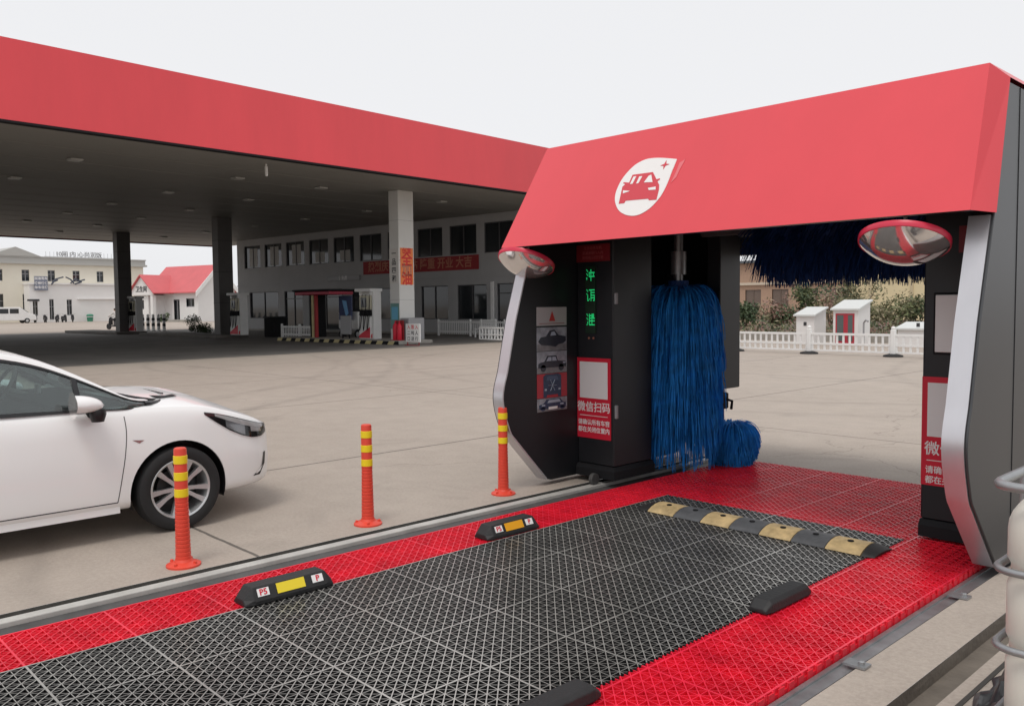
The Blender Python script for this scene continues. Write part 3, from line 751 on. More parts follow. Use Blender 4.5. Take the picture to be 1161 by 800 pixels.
# convex mirrors hung below the fascia
M_mir = mat('mirror_surface', (0.80,0.77,0.75), 0.10, metal=0.85, var=0.06, scale=6)
M_mrim = mat('mirror_rim_red', (0.62,0.03,0.07), 0.35)
def mirror(c, n, r, label):
    t = thing('convex_mirror', label, 'mirror', c, 'convex mirrors under the red fascia', frame='L')
    n = Vector(n).normalized(); rot = n.to_track_quat('Z','Y').to_matrix()
    def lt(mb, prof, nn): 
        k = MB(); k.lathe(prof, n=nn, cap=False); mb.add([rot@Vector(p) for p in k.v], k.f)
    q = MB(); R_ = r*1.35; h = R_-math.sqrt(R_*R_-r*r)
    lt(q, [(r*i/14, .012+h-(R_-math.sqrt(R_*R_-(r*i/14)**2))) for i in range(15)], 40); q.build('reflector', M_mir, t, smooth=60)
    q = MB(); lt(q, [(r*.985,.016),(r*1.012,.016),(r*1.025,.006),(r*1.025,-.010),(r*1.02,-.02),(r*.6,-.055),(0.02,-.075)], 40); q.build('rim', M_mrim, t, smooth=60)
    q = MB(); tip = rot@Vector((0,0,-.07)); q.tube([tip, tip+Vector((0,-.0,.06)), Vector((tip.x,tip.y,tip.z+.17))], .012, 8); q.build('bracket', M_steel, t)
    return t
mirror((-2.08,5.18,1.97), (.05,-.37,-.93), .25, 'red rimmed convex mirror hanging by the grey panel, the larger looking of the two')
mirror((-5.27,5.18,1.99), (.05,-.40,-.91), .245, 'red rimmed convex mirror hanging at the far end of the fascia by the bollards')
# ------------------------------------------------------------------ white saloon car (local frame: y forward from the front axle, x to its right)
M_car = mat('white_car_paint', (0.86,0.86,0.86), 0.28, spec=0.5, coat=0.6)
M_cblk = mat('car_black_trim', (0.012,0.012,0.014), 0.35)
M_seam = mat('panel_gap', (0.05,0.05,0.055), 0.7)
M_tyre = mat('tyre_rubber', (0.014,0.014,0.015), 0.75, var=0.2, scale=20)
M_alloy = mat('alloy_rim', (0.56,0.57,0.58), 0.3, metal=0.7)
M_disc = mat('brake_dark', (0.05,0.05,0.05), 0.5, metal=0.5)
M_int = mat('car_interior', (0.055,0.055,0.06), 0.8)
M_seat = mat('car_seat_fabric', (0.36,0.35,0.34), 0.85)
M_lens = glass_mat('lamp_lens', (0.9,0.9,0.9))
M_cglass = glass_mat('car_glass', (0.72,0.80,0.79), refl=2.2)
M_chrome = mat('chrome', (0.7,0.7,0.72), 0.12, metal=1.0)
KY = [-3.62,-3.58,-3.45,-3.1,-2.66,-2.0,-1.2,-.5,-.1,.2,.42,.6,.72,.82,.89,.925]
KW = [.45,.68,.80,.872,.90,.902,.902,.90,.896,.888,.868,.825,.765,.65,.46,.22]
KB = [.40,.32,.26,.22,.21,.19,.19,.19,.195,.20,.20,.205,.215,.225,.24,.27]
KS = [.80,.93,.985,.99,.975,.955,.935,.92,.91,.885,.825,.765,.715,.67,.63,.60]
KC = [.84,.97,1.02,1.035,1.0,.965,.945,.935,1.0,.978,.905,.82,.765,.71,.65,.61]
def ksp(ys, vs):
    P = cat_spline([(a,b,0) for a, b in zip(ys, vs)], 6); return [p.x for p in P], [p.y for p in P]
SP = {k: ksp(KY, v) for k, v in (('w',KW),('b',KB),('s',KS),('c',KC))}
def kv(k, y): return float(np.interp(y, *SP[k]))
NT = 40
def section(y):
    w, zb, zs, zc = kv('w',y), kv('b',y), kv('s',y), kv('c',y)
    pts = [(0,zb),(.55*w,zb),(.86*w,zb+.01),(.955*w,zb+.05),(.985*w,zb+.14),(1.0*w,.5*(zb+zs)-.02),(.992*w,zs-.20),(.975*w,zs-.085),(.94*w,zs-.015),(.87*w,zs+.012),(.5*w,zs*.35+zc*.65+.004),(0,zc)]
    P = cat_spline([(a,b,0) for a, b in pts], 5)
    return [(p.x,p.y) for p in P]
ys_ = np.concatenate([np.linspace(-3.62,-3.3,8)[:-1], np.linspace(-3.3,.3,44)[:-1], np.linspace(.3,.925,22)])
SEC = {}
def secy(y):
    k = round(y,4)
    if k not in SEC: SEC[k] = section(y)
    return SEC[k]
def side_x(y, z):
    s = secy(y); best = 0
    for i in range(8, len(s)-1):
        (xa,za),(xb,zb_) = s[i], s[i+1]
        if (za-z)*(zb_-z) <= 0 and abs(zb_-za) > 1e-6: best = max(best, xa+(xb-xa)*(z-za)/(zb_-za))
    return best if best else max(p[0] for p in s)
def body_mesh():
    q = MB(); rows = []
    for y in ys_:
        s = section(y); rows.append([(x,y,z) for x, z in s]+[(-x,y,z) for x, z in reversed(s[1:-1])])
    n = len(rows[0]); vs = [p for r_ in rows for p in r_]; fs = []
    for i in range(len(rows)-1):
        for j in range(n): fs.append((i*n+j,i*n+(j+1)%n,(i+1)*n+(j+1)%n,(i+1)*n+j))
    fs += [tuple(range(n)), tuple(range((len(rows)-1)*n, len(rows)*n))]
    q.add(vs, fs, M_car); return q
CARB = (-7.05,2.49,0)
CAR = thing('parked_car', 'white saloon car standing beside the bollards with silver ten spoke wheels', 'car', CARB, frame='L')
body = body_mesh().build('body', M_car, CAR, smooth=50)
cut = MB()
for yw_ in (0,-2.66):
    for s in (-1,1): cut.lathe([(.355,s*.55),(.355,s*1.2)], (0,yw_,.305), 48, axis='x')
cu = cut.build('arch_cutter', M_cblk)
cu.location = CARB; bpy.context.view_layer.update()
bm_ = body.modifiers.new('arch','BOOLEAN'); bm_.operation = 'DIFFERENCE'; bm_.object = cu; bm_.solver = 'EXACT'
bpy.context.view_layer.update(); dg = bpy.context.evaluated_depsgraph_get()
nm = bpy.data.meshes.new_from_object(body.evaluated_get(dg)); body.modifiers.clear(); body.data = nm
bpy.data.objects.remove(cu)
nm.polygons.foreach_set('use_smooth',[True]*len(nm.polygons)); nm.set_sharp_from_angle(angle=R(38))
q = MB()
for yw_ in (0,-2.66):                                       # dark arch liners
    for s in (-1,1):
        aa = [R(-18+216*i/30) for i in range(31)]; rim_ = [(yw_+.352*math.cos(a_), .305+.352*math.sin(a_)) for a_ in aa]
        q.sheet([[(s*.54,y_,z_) for y_, z_ in rim_],[(s*.868,y_,z_) for y_, z_ in rim_]]); q.add([(s*.552,y_,z_) for y_, z_ in rim_],[tuple(range(31))])
islands(q.build('arch_liner', M_cblk, CAR, smooth=40))
# wheels
def wheel(x, y, s):
    q = MB(); z = .305; q.lathe([(.20,-.10),(.205,.085),(.225,.10),(.27,.107),(.295,.095),(.305,.07),(.3055,-.07),(.295,-.095),(.225,-.10),(.20,-.10)], n=56, axis='x', cap=False)
    t = q.build('tyre', M_tyre, None, smooth=40)
    w_ = bpy.data.objects.new('wheel', None); COL.objects.link(w_); w_.parent = CAR; w_.location = (x,y,z); w_.rotation_euler.z = 0 if s > 0 else math.pi
    t.parent = w_
    q = MB(); q.lathe([(.196,-.09),(.196,.07),(.204,.092),(.216,.098),(.222,.094),(.218,.086),(.212,.07),(.205,-.09)], n=56, axis='x', cap=False)
    q.lathe([(.0,.083),(.03,.085),(.042,.078),(.048,.05)], n=24, axis='x', cap=False)
    for k in range(10):
        a = 2*math.pi*k/10+(.07 if k % 2 else -.07); c, d = math.cos(a), math.sin(a); tx = Vector((0,-d,c))
        def P(r_, x_, t_): return tuple(Vector((x_, c*r_, d*r_))+tx*t_)
        vs = [P(.035,.082,-.016),P(.035,.082,.016),P(.035,.045,.016),P(.035,.045,-.016),P(.12,.074,-.0135),P(.12,.074,.0135),P(.12,.04,.0135),P(.12,.04,-.0135),P(.207,.090,-.020),P(.207,.090,.020),P(.207,.045,.020),P(.207,.045,-.020)]
        q.add(vs, [(i*4+j,i*4+(j+1)%4,(i+1)*4+(j+1)%4,(i+1)*4+j) for i in range(2) for j in range(4)]+[(0,1,2,3),(11,10,9,8)])
    q.build('rim', M_alloy, w_, smooth=30)
    q = MB(); q.lathe([(.0,-.02),(.14,-.02),(.14,.0),(.0,.0)], n=32, axis='x', cap=False); q.lathe([(.0,-.085),(.197,-.085)], n=32, axis='x', cap=False); q.build('brake_disc', M_disc, w_)
for x, s in ((.80,1),(-.80,-1)):
    wheel(x, 0, s); wheel(x, -2.66, s)
# greenhouse surface G(y, v): v 0 belt, 1 roof rail, 2 centre line
GY = [-3.35,-3.1,-2.8,-2.5,-2.0,-1.5,-1.13,-.9,-.7,-.5,-.3,-.1,.05]
GZR= [1.03,1.14,1.27,1.36,1.415,1.405,1.345,1.285,1.195,1.085,.975,.945,.94]
GWR= [.70,.665,.64,.63,.63,.64,.652,.672,.70,.735,.79,.70,.50]
GZC= [1.05,1.18,1.32,1.40,1.45,1.435,1.375,1.31,1.215,1.105,.995,.962,.952]
GZB= [1.0,.99,.985,.975,.955,.94,.932,.928,.925,.92,.915,.925,.93]
GWB= [.78,.80,.825,.84,.85,.85,.85,.848,.845,.84,.83,.72,.52]
GS = {k: ksp(GY, v) for k, v in (('zr',GZR),('wr',GWR),('zc',GZC),('zb',GZB),('wb',GWB))}
def gv(k, y): return float(np.interp(y, *GS[k]))
def G(y, v, off=0.0):
    zb, wb, zr, wr, zc = gv('zb',y), gv('wb',y), gv('zr',y), gv('wr',y), gv('zc',y)
    if v <= 1:
        t = v; x = wb+(wr-wb)*t+.022*math.sin(math.pi*t); z = zb+(zr-zb)*t
    else:
        t = v-1; a = t*math.pi/2; x = wr*(1-t); z = zr+(zc-zr)*(1-(1-t)**2.2)
    return Vector((x,y,z))
def Gn(y, v, off):
    e = 1e-3; p = G(y,v); a = G(y+e,v)-G(y-e,v); vv = min(max(v,e),2-e); b = G(y,vv+e)-G(y,vv-e); n = a.cross(b)
    if n.length < 1e-9: n = Vector((0,0,1))
    n.normalize()
    if n.z < 0 and v > .9: n = -n
    if v <= .9 and n.x < 0: n = -n
    return p+n*off
def patch(ya, yb, va, vb, off, ny=24, nv=8):               # va/vb may be functions of y
    fa = va if callable(va) else (lambda y: va); fb = vb if callable(vb) else (lambda y: vb)
    return [[Gn(y, fa(y)+(fb(y)-fa(y))*j/nv, off) for j in range(nv+1)] for y in np.linspace(ya,yb,ny+1)]
def both(mb, grid, m=None, thick=0.0):
    for s in (1,-1):
        mb.sheet([[ (p.x*s,p.y,p.z) for p in row] for row in grid], m, flip=(s < 0))
def slab(mb, ya, yb, va, vb, off, th, m=None, ny=24, nv=8):
    o = patch(ya,yb,va,vb,off,ny,nv); i = patch(ya,yb,va,vb,off-th,ny,nv)
    for s in (1,-1):
        f = lambda g_: [[(p.x*s,p.y,p.z) for p in row] for row in g_]
        a, b = f(o), f(i); mb.sheet(a, m); mb.sheet(b, m)
        mb.sheet([a[0],b[0]], m); mb.sheet([a[-1],b[-1]], m); mb.sheet([[r_[0] for r_ in a],[r_[0] for r_ in b]], m); mb.sheet([[r_[-1] for r_ in a],[r_[-1] for r_ in b]], m)
# roof skin, rails and rear pillars in body colour
q = MB()
slab(q, -2.62,-.78,1.0,2.0,.008,.03,None,26,10)
slab(q, -3.30,-.17,.90,1.075,.010,.03,None,46,4)
slab(q, -3.32,-2.60,lambda y: .02, lambda y: 1.2,.009,.03,None,12,8)
q.build('roof', M_car, CAR, smooth=50)
# windows
q = MB(); slab(q, -2.59,.0,.0,.905,.0,.004,None,40,5); islands(q.build('side_glass', M_cglass, CAR, smooth=60))
q = MB(); slab(q, -.80,.04,1.06,2.0,.0,.005,None,16,10); q.build('windscreen', glass_mat('windscreen_glass', (0.6,0.66,0.65), refl=1.0), CAR, smooth=60)
q = MB(); slab(q, -.26,.045,1.05,2.0,.006,.005,None,10,10); q.build('windscreen_band', M_blackm, CAR, smooth=60)
q = MB(); slab(q, -3.30,-2.60,1.18,2.0,.0,.005,None,10,8); q.build('rear_window', M_cglass, CAR, smooth=60)
q = MB()
slab(q, -2.60,.01,.86,.905,.006,.006,None,44,2)            # black surround: top edge, foot, posts
slab(q, -2.60,.01,-.01,.05,.006,.006,None,44,2)
for yc, hw in ((-1.62,.05),):
    slab(q, yc-hw,yc+hw,.0,.9,.006,.006,None,4,6)
slab(q, -.675,-.64,.0,.9,.006,.006,None,3,6)
slab(q, -.20,.01,.0,.9,.0065,.006,None,6,6)
islands(q.build('window_trim', M_cblk, CAR, smooth=50))
# seals, gaps, doors: ribbons that follow the flank
def ribbon(mb, pts, wd, off, m=None):
    P = []
    for y, z in pts: P.append(Vector((side_x(y,z)+off,y,z)))
    for s in (1,-1):
        vs = []
        for i, p in enumerate(P):
            d = (P[min(i+1,len(P)-1)]-P[max(i-1,0)]).normalized(); b = d.cross(Vector((1,0,0))).normalized()*wd/2
            vs += [(s*(p-b).x,(p-b).y,(p-b).z),(s*(p+b).x,(p+b).y,(p+b).z)]
        mb.add(vs, [(2*i,2*i+1,2*i+3,2*i+2) for i in range(len(P)-1)], m)
def curve2(pts, n=8): return [(p.x,p.y) for p in cat_spline([(a,b,0) for a, b in pts], n)]
q = MB()
ribbon(q, curve2([(-.375,.87),(-.37,.75),(-.385,.6),(-.41,.45),(-.43,.33),(-.44,.27)]), .006, .0012)
ribbon(q, curve2([(-1.60,.88),(-1.60,.6),(-1.60,.30)]), .006, .0012)
ribbon(q, curve2([(-2.55,.90),(-2.48,.75),(-2.36,.66),(-2.30,.5),(-2.30,.30)]), .006, .0012)
ribbon(q, [(y,.272) for y in np.linspace(-2.3,-.44,16)], .008, .0012)
islands(q.build('door_gap', M_seam, CAR), .3)
q = MB(); ribbon(q, [(y,.235) for y in np.linspace(-2.25,-.42,20)], .085, .004, M_car); islands(q.build('sill', mat('sill_paint',(0.60,0.60,0.59),0.4), CAR))
q = MB()
for s in (1,-1):
    for yy in (-1.45,-2.3):
        x = side_x(yy,.80); q.tube([(s*(x-.005),yy-.10,.795),(s*(x+.035),yy-.08,.80),(s*(x+.035),yy+.06,.80),(s*(x-.005),yy+.09,.795)],[.010,.013,.013,.010],8)
islands(q.build('door_handle', M_car, CAR, smooth=50))
q = MB()
for s in (1,-1):
    x = side_x(-.29,.685); q.add([(s*(x+.003),-.335,.70),(s*(x+.003),-.25,.692),(s*(x+.003),-.285,.672)],[(0,1,2)]); 
islands(q.build('side_badge', M_chrome, CAR))
# headlights: wrap-round lens patches following the shell
def shell_pt(y, t, off=0.0):                               # t index along section 0..1 on the flank/hood
    s = section(y); f = t*(len(s)-1); i = min(int(f), len(s)-2); u = f-i
    return Vector((s[i][0]*(1-u)+s[i+1][0]*u, y, s[i][1]*(1-u)+s[i+1][1]*u))
def shell_n(y, t, off):
    e = 2e-3; a = shell_pt(y+e,t)-shell_pt(y-e,t); b = shell_pt(y,t+e)-shell_pt(y,t-e); n = b.cross(a); n.normalize()
    if n.x < 0: n = -n
    return shell_pt(y,t)+n*off
def t_at(y, z):
    lo, hi = .3, .86
    for _ in range(24):
        m_ = (lo+hi)/2
        if shell_pt(y,m_).z < z: lo = m_
        else: hi = m_
    return (lo+hi)/2
HU = [.20,.30,.40,.50,.60,.70,.79]; HT = [.845,.825,.797,.766,.735,.705,.685]; HL = [.830,.755,.690,.640,.608,.602,.625]
def lamp_grid(off, shrink=0.0):
    g_ = []
    for y in np.linspace(.205,.79,22):
        zt, zl = float(np.interp(y,HU,HT))-shrink, float(np.interp(y,HU,HL))+shrink
        if zl > zt: zl = zt = (zl+zt)/2
        g_.append([shell_n(y, t_at(y, zl+(zt-zl)*j/6), off) for j in range(7)])
    return g_
M_lampin = mat('lamp_reflector', (0.55,0.56,0.58), 0.22, metal=0.6)
for s in (1,-1):
    q = MB(); q.sheet([[(p.x*s,p.y,p.z) for p in r_] for r_ in lamp_grid(.0015)], M_cblk)
    hl = q.build('headlight', mat('lamp_housing', (0.48,0.485,0.49), 0.3, metal=0.4), CAR, smooth=60)
    q = MB(); gg = lamp_grid(.003, .010)
    q.sheet([[(p.x*s,p.y,p.z) for p in r_[0:3]] for r_ in gg[13:16]]); q.build('lamp_bezel', M_cblk, hl, smooth=60); q = MB()
    q.sheet([[(p.x*s,p.y,p.z) for p in r_] for r_ in gg[6:13]]); q.build('lamp_reflector', M_lampin, hl, smooth=60)
    q = MB(); q.sheet([[(p.x*s,p.y,p.z) for p in r_[2:5]] for r_ in gg[14:19]]); q.sheet([[(p.x*s,p.y,p.z) for p in r_[4:7]] for r_ in lamp_grid(.0036,.006)[3:20]]); q.build('daytime_lamp', M_paper, hl, smooth=60)
    q = MB(); q.sheet([[(p.x*s,p.y,p.z) for p in r_] for r_ in lamp_grid(.007,-.002)]); q.build('lamp_lens', M_lens, hl, smooth=60)
    q = MB(); vs = [shell_n(y, t_at(y,z), .004) for y, z in ((.61,.30),(.70,.37),(.715,.47),(.745,.475),(.735,.38),(.68,.30))]
    q.add([(p.x*s,p.y,p.z) for p in vs], [(0,1,4,5),(1,2,3,4)]); q.build('fog_lamp_recess', M_cblk, CAR)
q = MB()                                                    # grille on the nose
for z0, z1, hw in ((.50,.58,.42),(.30,.42,.50)):
    g_ = []
    for u in np.linspace(-1,1,17):
        x = u*hw; col_ = []
        for z in np.linspace(z0,z1,4):
            lo, hi = .3,.924
            for _ in range(22):
                m_ = (lo+hi)/2
                if side_x(m_,z) > abs(x): lo = m_
                else: hi = m_
            col_.append((x,lo+.006,z))
        g_.append(col_)
    q.sheet(g_)
q.build('grille', M_cblk, CAR)
# door mirrors
for s in (1,-1):
    q = MB(); prof = []
    mx_, my_, mz_ = .985, -.66, .985
    rows = []
    for i in range(9):
        a = i/8; yy = my_-.075+.19*a; k = math.sqrt(max(0.0,1-(a*1.0-.12)**2/.78)) if a > .12 else 1.0; k = max(k,.12)
        rows.append([(s*(mx_+.10*k*math.cos(b)),yy,mz_-.012*a+.068*k*math.sin(b)*(1 if math.sin(b) > 0 else .75)) for b in np.linspace(0,2*math.pi,17)[:-1]])
    n = 16; vs = [p for r_ in rows for p in r_]; q.add(vs, [(i*n+j,i*n+(j+1)%n,(i+1)*n+(j+1)%n,(i+1)*n+j) for i in range(8) for j in range(n)]+[tuple(range(n)), tuple(range(8*n,9*n))])
    mo = q.build('wing_mirror', M_car, CAR, smooth=60)
    q = MB(); q.tube([(s*.83,-.58,.925),(s*.90,-.60,.925),(s*.97,-.61,.93)],[.03,.034,.045],10); q.lathe([(.04,-.05),(.055,.0),(.05,.035)], (s*.985,-.585,.915), 14); q.build('mirror_foot', M_cblk, mo, smooth=50)
    q = MB(); q.lathe([(0,-.002),(.092,-.002)], (s*mx_,my_-.077,mz_), 20, axis='y', cap=False); q.build('mirror_glass', M_mir, mo)
# cowl, wiper, cabin
q = MB(); q.add([(-.62,-.06,.968),(.62,-.06,.968),(.55,.08,.958),(-.55,.08,.958),(-.62,-.02,.96),(.62,-.02,.96),(.55,.13,.96),(-.55,.13,.96)], [(0,1,2,3),(4,7,6,5),(0,4,5,1),(1,5,6,2),(2,6,7,3),(3,7,4,0)])
q.tube([(.5,.04,.975),(.2,.02,.985),(-.1,0,.99)],.006,6); q.build('wiper_cowl', M_cblk, CAR)
q = MB(); q.add([(-.80,-3.2,.985),(.80,-3.2,.985),(.80,-.15,.945),(-.80,-.15,.945)],[(0,1,2,3)])
q.cbox(-.76,.76,-.85,-.32,.90,.975,.03); q.build('dashboard', M_int, CAR)
q = MB()
for x in (-.37,.37):
    for y, h in ((-1.55,1.22),(-2.45,1.14)):
        q.cbox(x-.22,x+.22,y-.10,y+.04,.90,h-.09,.05); q.cbox(x-.12,x+.12,y-.10,y-.01,h-.07,h+.09,.035); q.tube([(x-.05,y-.05,h-.12),(x-.05,y-.05,h)],.008,6); q.tube([(x+.05,y-.05,h-.12),(x+.05,y-.05,h)],.008,6)
islands(q.build('seat', M_seat, CAR, smooth=40))
q = MB(); c = Vector((-.37,-.85,1.02)); ax = Vector((0,-.85,.5)).normalized(); e1 = Vector((1,0,0)); e2 = ax.cross(e1)
q.tube([c+(e1*math.cos(a)+e2*math.sin(a))*.18 for a in np.linspace(0,2*math.pi,25)[:-1]],.014,8,closed=True); q.bar(c-e1*.17,c+e1*.17,.05,.02); q.tube([c, c-ax*-.0+Vector((0,.3,-.12))],.03,8)
q.build('steering_wheel', M_seat, CAR, smooth=40)
q = MB(); q.cbox(-.10,.10,-.90,-.84,1.22,1.28,.01); q.build('rear_view_mirror', M_cblk, CAR)
q = MB(); q.cbox(-.05,.05,-.70,-.68,1.0,1.07,.004); q.build('phone_holder', M_paper, CAR)

# ------------------------------------------------------------------ caged liquid tank
M_hdpe = mat('milky_tank_plastic', (0.66,0.645,0.58), 0.38, var=0.05, scale=2, spec=0.4)
T = thing('liquid_tank', 'milky white caged liquid tank cut by the right edge of the photo', 'tank', (-.31,3.33,0))
tx0, tx1, ty0, ty1 = -.86, .24, 2.83, 3.83
q = MB(); rr_, cr = .085, .11
def tank_ring(d, z, r_):
    x0, x1, y0, y1 = tx0+.018+d, tx1-.018-d, ty0+.018+d, ty1-.018-d; out = []
    for (cx, cy, a0_) in ((x1-r_,y1-r_,0),(x0+r_,y1-r_,90),(x0+r_,y0+r_,180),(x1-r_,y0+r_,270)):
        for k in range(7): a = R(a0_+15*k); out.append((cx+r_*math.cos(a),cy+r_*math.sin(a),z))
    return out
rings = [tank_ring(.02,.16,rr_)]+[tank_ring(0,.2,rr_)]
for z in (.32,.56,.80): rings += [tank_ring(0,z-.05,rr_),tank_ring(.008,z-.03,rr_),tank_ring(.008,z+.01,rr_),tank_ring(0,z+.03,rr_)]
for k in range(8): a = k/7*math.pi/2; rings.append(tank_ring(cr*(1-math.cos(a)),.92+.12*math.sin(a),rr_))
n = len(rings[0]); q.add([p for r_ in rings for p in r_], [(i*n+j,i*n+(j+1)%n,(i+1)*n+(j+1)%n,(i+1)*n+j) for i in range(len(rings)-1) for j in range(n)]+[tuple(range(n-1,-1,-1)),tuple(range((len(rings)-1)*n,len(rings)*n))])
q.lathe([(.11,1.03),(.11,1.075),(.10,1.08)], ((tx0+tx1)/2,(ty0+ty1)/2,0), 24)
q.build('tank', M_hdpe, T, smooth=45)
def cage_ring(z, r_, tr, mb):
    x0, x1, y0, y1 = tx0, tx1, ty0, ty1; pts = []
    for (cx, cy, a0_) in ((x1-r_,y1-r_,0),(x0+r_,y1-r_,90),(x0+r_,y0+r_,180),(x1-r_,y0+r_,270)):
        for k in range(6): a = R(a0_+18*k); pts.append((cx+r_*math.cos(a),cy+r_*math.sin(a),z))
    mb.tube(pts, tr, 10, closed=True)
for z in (.20,.33,.56,.80,1.06):
    q = MB(); cage_ring(z,.07,.015 if z > 1 else .012,q); q.build('cage_hoop', M_steel, T, smooth=60)
q = MB()
for k in range(6):
    for yy in (ty0,ty1): x = tx0+.22+k*(tx1-tx0-.44)/5; q.tube([(x,yy,.14),(x,yy,1.05)],.010,8)
for k in range(5):
    for xx in (tx0,tx1): y = ty0+.30+k*(ty1-ty0-.45)/4; q.tube([(xx,y,.14),(xx,y,1.05)],.010,8)
q.build('cage_upright', M_steel, T, smooth=60)
q = MB(); q.cbox(tx0,tx1,ty0,ty1,.11,.14,.005)
for x in (tx0,(tx0+tx1)/2-.07,tx1-.14):
    for y in (ty0,(ty0+ty1)/2-.07,ty1-.14): q.cbox(x,x+.14,y,y+.14,0,.11,.004)
q.build('pallet', M_steeld, T)
# black plastic sheeting on the ground beside the tank
q = MB(); g_ = []
for i in range(15):
    row = []
    for j in range(13):
        x, y = -1.165+.28*i/14, 3.30+.85*j/12
        e = min(i,14-i,j,12-j)/3; h = min(1,e)
        row.append((x+.02*math.sin(j*1.9),y+.015*math.sin(i*2.3),.006+h*(.045+.028*math.sin(i*.9+j*.5)+.022*math.sin(i*1.7-j*1.1))))
    g_.append(row)
q.sheet(g_); q.sheet([[(p[0],p[1],.004) for p in r_] for r_ in g_], flip=True)
o = q.build('plastic_sheeting', mat('black_film', (0.02,0.02,0.022), 0.35, var=0.3, scale=6), smooth=60); tag(o, 'crumpled black plastic sheeting on the ground beside the caged tank', 'sheeting')
# ------------------------------------------------------------------ filling station (station frame S)
CN = thing('station_canopy', 'wide flat filling station canopy with red fascia on square columns', 'canopy', (-44,14,0), frame='S')
cx0, cx1, cy0, cy1, zs, zt = -63.5, -24.7, -24.0, 33.7, 6.55, 8.66
q = MB()
th = .25
q.box(cx1-th,cx1,cy0,cy1+6,zs,zt); q.box(cx0,cx0+th,cy0,36,zs,zt); q.box(cx0+th,cx1-th,cy0,cy0+th,zs,zt); q.box(cx0+th,cx1-th,cy1+2.3-th,cy1+2.3,zs+.6,zt)
q.build('fascia', M_redc, CN)
q = MB(); q.box(cx1-.262,cx1+.012,cy0-.01,cy1+6,zs-.06,zs-.002); q.box(cx0-.012,cx0+.26,cy0-.01,36,zs-.06,zs-.002); islands(q.build('drip_edge', M_blackm, CN))
q = MB(); q.box(cx0+.26,cx1-.265,cy0+.26,cy1-.02,zs+.02,zs+.30); q.box(cx0+.26,-58.3,cy1-.02,35.99,zs+.02,zs+.30)
x = cx0+2
while x < cx1-1: q.box(x-.012,x+.012,cy0+.3,cy1-.05,zs+.012,zs+.021); x += 2.4
q.build('soffit', M_soff, CN)
q = MB(); q.box(cx0+.26,cx1-.26,cy0+.26,cy1+2,zt-.15,zt-.03); q.build('roof_deck', M_steeld, CN)
M_lampd = mat('unlit_lamp', (0.42,0.42,0.40), 0.4)
for lx in (-29.6,-35.2,-40.7,-46,-51.7,-57.5):
    for ly in (-3,4.5,11.5,17.4,21.2,28):
        a = MB(); a.cbox(lx-.2,lx+.2,ly-.2,ly+.2,zs-.06,zs+.015,.02); o = a.build('ceiling_lamp', M_lampd, CN)
a = MB(); a.cbox(-26.25,-26.15,16.46,16.54,6.15,6.5,.02); a.tube([(-26.2,16.5,6.5),(-26.2,16.5,6.57)],.03,6); a.build('hanging_speaker', M_white, CN)
M_colshade = mat('column_cladding_shaded', (0.085,0.08,0.078), 0.5, var=0.15, scale=1.5)  # same cladding as the front column, darkened to stand for canopy shade
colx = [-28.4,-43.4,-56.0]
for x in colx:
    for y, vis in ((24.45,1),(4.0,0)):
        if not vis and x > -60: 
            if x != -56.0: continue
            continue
        a = MB(); a.cbox(x-.32,x+.32,y-.43,y+.43,.16,zs+.02,.02); c_ = a.build('column', M_col if x > -30 else M_colshade, CN)
        j = MB()
        for z in (1.9,3.6,5.3): j = MB(); j.box(x-.322,x+.322,y-.432,y+.432,z-.006,z+.006); j.build('panel_joint', M_frame if x > -30 else M_blackm, c_, loc=(0,0,0))

def slab_(name, label, x0, x1, y0, y1, stripes=True):
    t = thing('pump_island', label, 'pump island', ((x0+x1)/2,(y0+y1)/2,0), 'pump islands', frame='S')
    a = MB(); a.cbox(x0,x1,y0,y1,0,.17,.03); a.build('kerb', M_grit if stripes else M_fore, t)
    if not stripes: return
    a = MB(); m1, m2 = M_blackm, M_pyel; k = 0; x = x0
    while x < x1-.01:
        xe = min(x+.38, x1); a.add([(x,y0-.012,.002),(xe,y0-.012,.002),(min(xe+.12,x1),y0-.012,.155),(min(x+.12,x1),y0-.012,.155)],[(0,1,2,3)], m1 if k % 2 else M_ryel2); x = xe; k += 1
    a.build('striped_edge', m1, t, fix=False)
M_ryel2 = mat('faded_kerb_yellow', (0.55,0.47,0.25), 0.7, var=0.2)
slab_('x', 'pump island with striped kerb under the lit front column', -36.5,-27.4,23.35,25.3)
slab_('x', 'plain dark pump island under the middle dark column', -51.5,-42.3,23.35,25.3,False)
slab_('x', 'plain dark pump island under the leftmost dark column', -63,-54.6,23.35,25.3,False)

# posters on the front column
yc, xc = 24.45, -28.4
t = thing('hanging_poster', 'orange vertical poster with red lettering on the light front column', 'poster', (xc+.32,yc,3.2), frame='S')
a = MB(); a.box(xc+.3225,xc+.332,yc-.36,yc+.36,2.55,4.12); a.build('sheet', M_orange, t)
a = MB(); M_oral = mat('poster_red_lettering', (0.62,0.03,0.02), 0.5)
a.text('创富', (xc+.3325,yc,3.98), (0,1,0), (0,0,1), .26, m=M_oral, bold=.03)
a.text('全', (xc+.3325,yc,3.60), (0,1,0), (0,0,1), .62, m=M_oral, bold=.03); a.text('加', (xc+.3325,yc,3.14), (0,1,0), (0,0,1), .60, m=M_gold, bold=.03); a.text('油', (xc+.3325,yc,2.78), (0,1,0), (0,0,1), .60, m=M_oral, bold=.03)
a.build('lettering', M_oral, t)
t = thing('hanging_poster', 'narrow white vertical notice with dark lettering on the shaded face of the front column', 'poster', (xc,yc-.43,3.2), frame='S')
a = MB(); a.box(xc-.30,xc+.30,yc-.445,yc-.4325,2.6,4.1); a.build('sheet', mat('notice_white', (0.6,0.58,0.55), 0.6), t)
a = MB()
